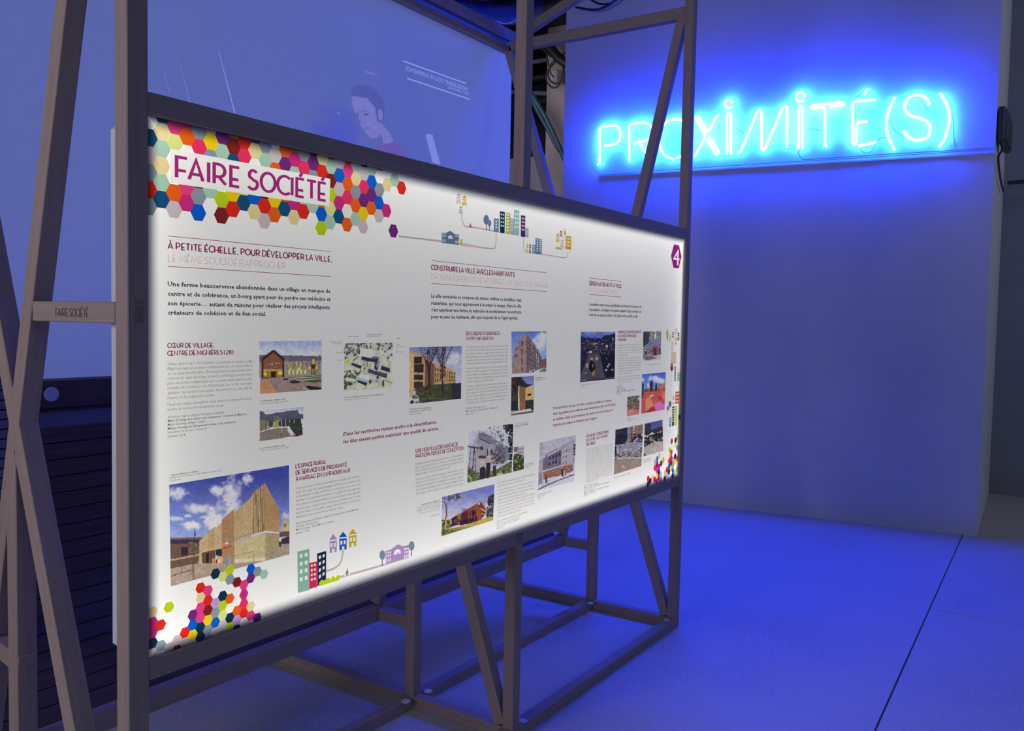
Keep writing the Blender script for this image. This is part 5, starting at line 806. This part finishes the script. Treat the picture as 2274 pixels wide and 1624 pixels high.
# 17 street terrace
photo(R2, ((735, 190), (1098, 110), (1110, 735), (712, 850)), [('p', (176, 164, 166), rect(700, 100, 1130, 860)), ('p', (84, 96, 156), [(735, 190), (1090, 115), (1085, 260), (870, 300), (735, 330)]), ('v', [(880, 160), (1080, 120), (1080, 240), (880, 290)], (60, 84, 176), 26, .5), ('p', (56, 56, 66), [(735, 200), (860, 180), (870, 310), (1090, 240), (1100, 330), (930, 390), (735, 440)]), ('p', (234, 226, 208), [(820, 420), (880, 362), (935, 390)]), ('p', (230, 224, 214), [(728, 415), (775, 440), (728, 460)]), ('p', (40, 40, 48), [(728, 465), (930, 395), (1100, 340), (1105, 540), (930, 560), (728, 660)]), ('s', rect(730, 440, 1105, 640), [(50, 60, 66), (40, 36, 44), (90, 60, 60), (196, 190, 196), (170, 176, 90)], 110, 13, 5), ('p', (184, 168, 162), [(725, 670), (940, 570), (1105, 545), (1110, 735), (712, 850)]), ('s', rect(860, 510, 960, 650), [(196, 180, 90), (190, 110, 100), (206, 196, 190)], 30, 12, 6), ('p', (84, 74, 100), [(715, 850), (720, 770), (770, 830)]), ('e', (226, 200, 50), 1050, 360, 24, 8)], .95)

# ================================================================== projection screen behind
PSY = 2.79; CS = C(320, 0, 2.707)
sc = thing('projection_screen', 'large blue-violet projection screen hung behind the lit panel, portrait and mirrored words on it', 'projection screen', (1.8, PSY, 1.2))
def scl(L, P):   # the projector's faint picture, above the cloth's own reflection of the room
    return L
fa = (96, 88, 150); bgc = (46, 48, 92)
ops = [('C', (58, 66, 146), 1150, 780, 160, 130, 3), ('C', (58, 62, 156), 1200, 830, 90, 70, 4),
 ('p', (104, 102, 158), [(1248, 580), (1262, 570), (1300, 566), (1345, 590), (1385, 640), (1400, 700), (1408, 735), (1425, 740), (1450, 770), (1478, 800), (1500, 850), (1440, 880), (1400, 830), (1365, 835), (1345, 815), (1325, 790), (1300, 750), (1288, 700), (1262, 668), (1250, 625)]),
 ('p', (60, 66, 118), [(1248, 576), (1242, 540), (1290, 505), (1370, 520), (1440, 600), (1448, 690), (1425, 735), (1402, 730), (1388, 650), (1345, 592)]),
 ('e', (106, 100, 156), 1420, 690, 15, 35), ('l', (80, 80, 134), 6, [(1305, 672), (1322, 664), (1350, 676)]), ('e', (52, 50, 98), 1334, 688, 13, 6), ('l', (82, 80, 134), 5, [(1276, 672), (1290, 678)]), ('e', (54, 52, 100), 1286, 690, 7, 5), ('l', (84, 80, 134), 5, [(1306, 700), (1304, 735), (1322, 744)]), ('l', (92, 74, 132), 8, [(1322, 772), (1355, 770)]), ('l', (82, 74, 130), 3, [(1318, 768), (1360, 766)]),
 ('p', (78, 76, 130), [(1365, 835), (1400, 830), (1425, 800), (1440, 870), (1420, 885)]),
 ('p', (92, 60, 124), [(1390, 890), (1440, 870), (1500, 855), (1530, 880), (1580, 950), (1500, 930)]),
 ('p', (112, 124, 186), [(1690, 805), (1732, 808), (1782, 990), (1735, 980)]), ('p', (110, 108, 158), [(1310, 420), (1432, 458), (1340, 440)]), ('e', (90, 120, 220), 1168, 681, 6, 6)]
grid_print('screen_cloth', CS, ((-1300, -900), (2290, -1040), (2290, 2400), (-1300, 2400)), 14, [], PSY+.004, SCRM, sc, base=(0, 0, 0)) if False else None
def corner(X, Z):
    d = np.array([X, PSY, Z])-CAMP; zc = d@fwd; return ((1137+FPX*(d@rgt)/zc-CS.x)*CS.k, (812-FPX*(d@upc)/zc-CS.y)*CS.k)
box('screen_cloth', -.55, 4.09, PSY+.002, PSY+.006, 1.20, 3.02, plain('grey_screen_cloth', (.52, .52, .56), .85, spec=.1), sc, b=0)
PIC = (68, 80, 138)
px0, px1, pz0, pz1 = 1.10, 4.085, 1.27, 2.99
grid_print('projected_picture', CS, (corner(px0, pz1), corner(px1, pz1), corner(px1, pz0), corner(px0, pz0)), 3.4, ops, PSY, SCRM, sc, base=PIC)
hA = hit(*CS.p(1000, 500), 1, PSY-.0008); hB = hit(*CS.p(1620, 1130), 1, PSY-.0008)
def corner2(X, Z):
    d = np.array([X, PSY-.0008, Z])-CAMP; zc = d@fwd; return ((1137+FPX*(d@rgt)/zc-CS.x)*CS.k, (812-FPX*(d@upc)/zc-CS.y)*CS.k)
grid_print('projected_portrait', CS, (corner2(hA[0], 2.45), corner2(hB[0], 2.45), corner2(hB[0], 1.98), corner2(hA[0], 1.98)), 1.2, ops, PSY-.0008, SCRM, sc, base=PIC)
def screen_geo(name, V, F, col, dy=.0012):
    me = mesh(name, V, F); setcol(me, np.array([tuple(lin(col))]*len(V))); o = link(name, me, SCRM); setpar(o, sc); return o
def SP(x, y, off=.0012): return hit(*CS.p(x, y), 1, PSY-off)
def s_rule(l, r, w, col): 
    a = SP(*l); b = SP(*r); h = SP(l[0], l[1]-w)[2]-a[2]; screen_geo('projected_line', [a, b, (b[0], b[1], b[2]+h), (a[0], a[1], a[2]+h)], [(0, 1, 2, 3)], col)
def streak(pts, w, col):
    P = [SP(*p) for p in smooth_path(pts, 4)]; n = len(P); L = []; Rr = []
    for k, q in enumerate(P):
        t = k/(n-1); ww = w*(.25+.75*t)*.00055; L.append(q+np.array([-ww, 0, 0])); Rr.append(q+np.array([ww, 0, 0]))
    screen_geo('projected_streak', L+Rr, [(k, n+k, n+k+1, k+1) for k in range(n-1)], col)
streak([(448, 300), (470, 390), (500, 500), (548, 690)], 3.4, (126, 142, 208)); streak([(195, 330), (235, 450), (278, 625)], 4.5, (84, 98, 164)); streak([(2092, 960), (2124, 1080)], 3.2, (98, 108, 176))
streak([(118, 430), (135, 480), (152, 540), (156, 560)], 8, (68, 92, 180))
LIT = (150, 162, 214)
s_rule((1555, 368), (1935, 504), 4.5, LIT); s_rule((1580, 472), (1960, 600), 4.5, LIT)
def s_text(txt, l, r, cap, bold=.0):
    V, F, w = font_text(txt, bold, 0, 2); a = SP(*l); b = SP(*r); h = (SP(l[0], l[1]-cap)[2]-a[2])/.73; d = b-a
    screen_geo('projected_words', [tuple(b-d*(v[0]/w)+np.array([0, 0, v[1]*h])) for v in V], F, (120, 130, 196))
s_text('INTELLIGENT COLOR EXPERIENCE', (1572, 422), (1942, 548), 27); s_text("DON'T CHEAT IMAGE", (1828, 532), (1950, 572), 15)
tube('roller_tube', [(-.58, 2.745, 3.021), (4.03, 2.745, 3.021)], .0125, plain('aluminium_roller', (.13, .13, .17), .6), sc, 10)
link_ = None
# ================================================================== neon sign
wn = np.array(WN)/np.linalg.norm(WN); wc = WC/np.linalg.norm(WN)
OFF = .048
def NP(c, x, y, off=OFF): return hitp(*c.p(x, y), wn, wc-off)
NA = C(1300, 180, 5.685); NB = C(1640, 170, 4.459)
ns = thing('neon_sign', 'glowing blue neon lettering PROXiMiTÉ(S) mounted on the white wall', 'neon sign', tuple(hitp(1760, 400, wn, wc)))
def arc(c, cx, cy, r, a0, a1, n=14, ry=None): return [NP(c, cx+r*math.cos(math.radians(a0+(a1-a0)*i/n)), cy+(ry or r)*math.sin(math.radians(a0+(a1-a0)*i/n))) for i in range(n+1)]
def nt_(name, paths): # paths: (crop, pts, mode, radius)
    parts = []
    for p in paths:
        if p[0] == 'raw': pts = p[1]
        else:
            c, pp, mode = p; P = [NP(c, *a) for a in pp]; pts = smooth_path(P, 5) if mode == 's' else round_path(P, mode, 5)
        parts.append(tube_data(pts, .0098, 8))
    vs, fs = cat(*parts); o = link(name, mesh(name, vs, fs, True), NEONM); setpar(o, ns)
nt_('letter_tube', [(NA, [(150, 1055), (178, 1048), (182, 900), (176, 610), (205, 575), (375, 560)], .05), (NA, [(375, 560), (425, 590), (442, 680), (425, 750), (370, 795), (245, 818)], 's')])
nt_('letter_tube', [(NA, [(555, 1020), (553, 560), (580, 538), (760, 520), (830, 560), (852, 640), (830, 715), (770, 752), (640, 772), (622, 800)], .06), (NA, [(690, 790), (745, 880), (815, 960), (880, 1000)], 's')])
nt_('letter_tube', [(NA, [(1185, 485), (1080, 488), (1000, 540), (945, 640), (932, 760), (955, 870), (1010, 945), (1080, 975), (1120, 992)], 's'), (NA, [(1150, 968), (1230, 940), (1285, 860), (1305, 740), (1295, 610), (1250, 520), (1185, 485)], 's')])
nt_('letter_tube', [(NA, [(1690, 425), (1655, 445), (1545, 655), (1425, 445), (1385, 455), (1400, 490), (1522, 690), (1375, 965)], .03), (NA, [(1560, 695), (1688, 905), (1650, 935), (1540, 735)], .04)])
nt_('letter_tube', [(NA, [(1770, 918), (1788, 910), (1786, 430), (1812, 398), (1838, 430), (1836, 905), (1852, 918)], .03)]); nt_('dot_ring_tube', [('raw', arc(NA, 1812, 290, 53, -20, -320))])
nt_('letter_tube', [(NA, [(1920, 905), (1958, 898), (2172, 385), (2200, 362), (2226, 395), (2222, 855), (2245, 885), (2270, 855), (2490, 335), (2520, 310), (2548, 340), (2540, 840)], .035)])
nt_('letter_tube', [(NB, [(575, 715), (592, 710), (594, 315), (612, 290), (632, 315), (632, 710), (645, 712)], .03)]); nt_('dot_ring_tube', [('raw', arc(NB, 615, 203, 45, 0, -310))])
nt_('letter_tube', [(NB, [(905, 302), (1035, 283), (1045, 265), (1030, 255), (725, 290), (710, 305), (730, 320), (835, 305), (855, 325), (853, 680), (878, 690)], .03)])
nt_('letter_tube', [(NB, [(1362, 230), (1150, 245), (1128, 268), (1128, 655), (1150, 678), (1168, 655), (1166, 480), (1190, 455), (1275, 445)], .04), (NB, [(1185, 688), (1350, 655), (1358, 640)], .02), (NB, [(1238, 182), (1285, 122)], .01)])
nt_('bracket_tube', [(NB, [(1550, 205), (1495, 320), (1465, 450), (1480, 590), (1548, 732)], 's')])
nt_('letter_tube', [(NB, [(1885, 282), (1868, 225), (1800, 185), (1720, 190), (1655, 250), (1650, 330), (1700, 385), (1800, 415), (1870, 450), (1900, 515), (1880, 585), (1825, 622), (1740, 630), (1670, 590), (1638, 530)], 's')])
nt_('bracket_tube', [(NB, [(1993, 165), (2062, 275), (2090, 400), (2070, 520), (2040, 620), (1985, 700)], 's')])
# clear acrylic carriers, their polished lower edges
def acr(c, pts, off, th=.006):
    f = [hitp(*c.p(*a), wn, wc-off) for a in pts]; b = [p+np.array([wn[0], wn[1], 0])*th for p in f]; n = len(f)
    o = link('acrylic_carrier', mesh('acrylic_carrier', f+b, [tuple(range(n)), tuple(range(n, 2*n))[::-1]]+[(i, n+i, n+(i+1) % n, (i+1) % n) for i in range(n)]), ACR); setpar(o, ns)
acr(NA, [(150, 905), (105, 945), (85, 1010), (100, 1095), (180, 1190), (1180, 1110), (2274, 1040), (4700, 880), (4700, 780), (2274, 800), (300, 905)], .045)
tube('carrier_edge', smooth_path([hitp(*NA.p(*a), wn, wc-.045) for a in ((150, 905), (105, 945), (85, 1010), (100, 1095), (180, 1190))], 4)+[hitp(*NA.p(*a), wn, wc-.045) for a in ((680, 1150), (1180, 1112), (2274, 1040), (3200, 985), (5150, 862))], .0035, ACE, ns, 6)
tube('carrier_edge', smooth_path([hitp(*NB.p(*a), wn, wc-.055) for a in ((600, 720), (592, 750), (608, 790), (645, 825))], 4)+[hitp(*NB.p(*a), wn, wc-.055) for a in ((1400, 772), (2060, 735), (2560, 700))], .0035, ACE, ns, 6)
# slim strip added on the wall under the letters to cast a shadow band
ra = hitp(*NA.p(170, 1200), wn, wc-.007); rb = hitp(2204, 340, wn, wc-.007)
beam('shadow_strip', ra, rb, .013, .016, plain('white_shadow_strip', (.65, .65, .70), .5), ns, up=(0, 0, 1))
for c, pts in ((NA, [(275, 835), (360, 800), (450, 795), (530, 825)]), (NA, [(1870, 595), (1940, 620), (2000, 665)]), (NA, [(1340, 850), (1390, 815), (1430, 810)]), (NB, [(680, 530), (750, 518), (820, 545)]), (NB, [(1500, 420), (1525, 500), (1570, 555), (1640, 600)]), (NB, [(2105, 350), (2130, 470), (2132, 600), (2150, 700)]), (NB, [(1200, 715), (1250, 755), (1320, 740), (1370, 640), (1430, 605), (1480, 620)]), (NB, [(1150, 205), (1190, 190), (1215, 175)]), (NB, [(1790, 210), (1830, 270), (1870, 330)])):
    tube('feed_wire', smooth_path([NP(c, *a, .035) for a in pts], 5), .0022, plain('neon_feed_wire', (.12, .16, .22), .5), ns, 5)

# ================================================================== recess on the right: transformer, cable, conduit
rn = np.array([-.05, 1.0, 0]); rn /= np.linalg.norm(rn); rc = rn@np.array([7.067, .643, 0])
def RH(x, y, off=0): return hitp(x, y, rn, rc-off)
tb = thing('transformer_box', 'dark transformer box on the side of the white wall by the neon sign', 'electrical box', (7.3, .62, 2.86))
box('case', 7.10, 7.66, .592, .640, 2.86, 3.10, BOXM, tb, b=.01); box('lid', 7.115, 7.645, .585, .5915, 2.875, 3.085, BOXM, tb, b=.004)
tube('cable', smooth_path([(7.12, .62, 2.87), (7.14, .605, 2.80), (7.12, .625, 2.75), (7.3, .635, 2.70), (7.75, .655, 2.66), (8.3, .68, 2.66)], 5), .008, RUBBER, None, 6, label='thin dark cable drooping below the transformer box', cat='cable')
cx = hit(2238, 406, 0, 8.86); tube('conduit', [(8.86, cx[1], cx[2]), (8.84, cx[1]-.45, cx[2]-.0), (8.82, -.9, cx[2]+.02)], .018, BOXM, None, 8, label='dark horizontal conduit on the grey end wall at right', cat='pipe')

# ================================================================== ducts and cables up in the dark behind
def yh(x, y, Y): return hit(x, y, 1, Y)
def wob(pts, r, seed, n=8):
    P = smooth_path(pts, n); rs = random.Random(seed); return P, [r*(1+.05*math.sin(i*.9)+rs.uniform(-.03, .03)) for i in range(len(P))]
P, r = wob([yh(800, -60, 4.3), yh(930, 0, 4.3), yh(1010, 22, 4.3), yh(1080, 32, 4.3), yh(1180, 18, 4.3), yh(1300, -25, 4.3)], .10, 1)
tube('duct', P, r, FOIL, None, 14, label='crumpled dark blue foil duct hanging above the projection screen', cat='duct', group='foil ducts')
P, r = wob([yh(1000, -30, 4.9), yh(1090, 10, 4.9), yh(1160, 22, 4.9), yh(1240, -6, 4.9), yh(1330, -60, 4.9)], .12, 2)
tube('duct', P, r, FOIL, None, 14, label='second blue foil duct crossing behind the tall middle post', cat='duct', group='foil ducts')
tube('wire', smooth_path([yh(1080, 22, 4.25), yh(1092, 38, 4.2), yh(1105, 48, 4.15), yh(1124, 52, 4.15), yh(1145, 44, 4.15), yh(1156, 20, 4.25)], 6), .004, plain('pale_wire', (.5, .45, .4), .5), None, 6, label='pale thin wire sagging under the foil duct', cat='wire')
for (xa, ya, xb, yb) in ((1049, 34, 1062, 41), (1066, 34, 1084, 42)):  # painted glints: pale plates standing for reflections on the foil
    c0 = yh(xa, ya, 4.15); c1 = yh(xb, yb, 4.15)
    box('glint', c0[0], c1[0], 4.185, 4.21, c1[2], c0[2], plain('painted_glint', (.75, .75, .85), .3), None, b=.003, label=('small' if xa < 1060 else 'larger')+' painted white bracket under the foil duct', cat='glint', group='duct glints')
def XH(x, y, X): return hit(x, y, 0, X)
for pts, r, m, lb_, ct in (
 ([(1140, 55), (1190, 92), (1218, 104), (1240, 128), (1262, 144)], .055, RUBBER, 'thick black cable bundle sagging to the white wall corner', 'cable'),
 ([(1120, 40), (1150, 150), (1190, 225), (1212, 262), (1235, 310), (1252, 350), (1275, 400)], .030, BCABLE, 'thick blue-green cable slanting down across the plaster wall', 'cable'),
 ([(1112, 40), (1150, 130), (1185, 228), (1215, 285), (1236, 325), (1256, 352), (1282, 400)], .024, BCABLE, 'darker blue cable twisted round the slanting one', 'cable'),
 ([(1178, 112), (1192, 106), (1206, 110), (1220, 122), (1234, 126), (1248, 120), (1260, 118)], .014, RUBBER, 'black cable looping over the junction box', 'cable'),
 ([(1240, 132), (1216, 158), (1214, 180), (1226, 194), (1240, 190), (1250, 165), (1252, 140)], .010, RUBBER, 'large black cable loop hanging round the junction box', 'cable'),
 ([(1232, 132), (1220, 150), (1218, 172), (1232, 186), (1246, 180)], .009, RUBBER, 'inner black cable loop beside the junction box', 'cable'),
 ([(1212, 118), (1218, 140), (1222, 160), (1230, 172)], .008, RUBBER, 'short black lead dropping to the junction box', 'cable'),
 ([(1250, 150), (1254, 165), (1252, 180), (1256, 188)], .012, RUBBER, 'black lead between junction box and white wall edge', 'cable'),
 ([(1170, 20), (1190, 45), (1215, 52), (1240, 20), (1252, -10)], .012, RUBBER, 'black cable arching near the ceiling left of the white wall', 'cable')):
    tube('cable', smooth_path([XH(x, y, 8.6) for x, y in pts], 6), r, m, None, 8, label=lb_, cat=ct, group='cables on the plaster wall')
for pts, r, lb_ in (([(1278, 16), (1320, 22), (1352, 12), (1374, -8)], .010, 'thin black cable curving over the top of the white wall'), ([(1300, -8), (1330, 8), (1360, 6), (1385, -14)], .008, 'finer black cable beside the one over the white wall')):
    tube('cable', smooth_path([hitp(x, y, wn, wc-.10) for x, y in pts], 6), r, RUBBER, None, 6, label=lb_, cat='cable', group='cables over the white wall')
jb = XH(1235, 170, 8.82); o = thing('junction_box', 'small grey junction box tangled in black cables on the plaster wall', 'electrical box', (8.85, float(jb[1]), float(jb[2])))
box('case', 8.77, 8.895, jb[1]-.06, jb[1]+.05, jb[2]-.075, jb[2]+.065, GREYB, o, b=.01); box('lid', 8.762, 8.769, jb[1]-.05, jb[1]+.04, jb[2]-.065, jb[2]+.055, GREYB, o, b=.003)
# pipes and hangers in the dark gap
for i, (x0, y0, x1, y1, r, m) in enumerate(((1090, 151, 1235, 129, .035, GREYB), (1090, 186, 1235, 167, .045, BOXM), (1090, 202, 1235, 209, .03, GREYB), (1090, 264, 1235, 215, .05, BOXM))):
    tube('pipe', [XH(x0, y0, 9.9), XH(x1, y1, 9.9)], r, m, None, 10, label=('upper grey pipe', 'upper dark pipe', 'lower grey pipe', 'lower dark pipe')[i]+' in the gap left of the plaster wall', cat='pipe', group='pipes in the gap')
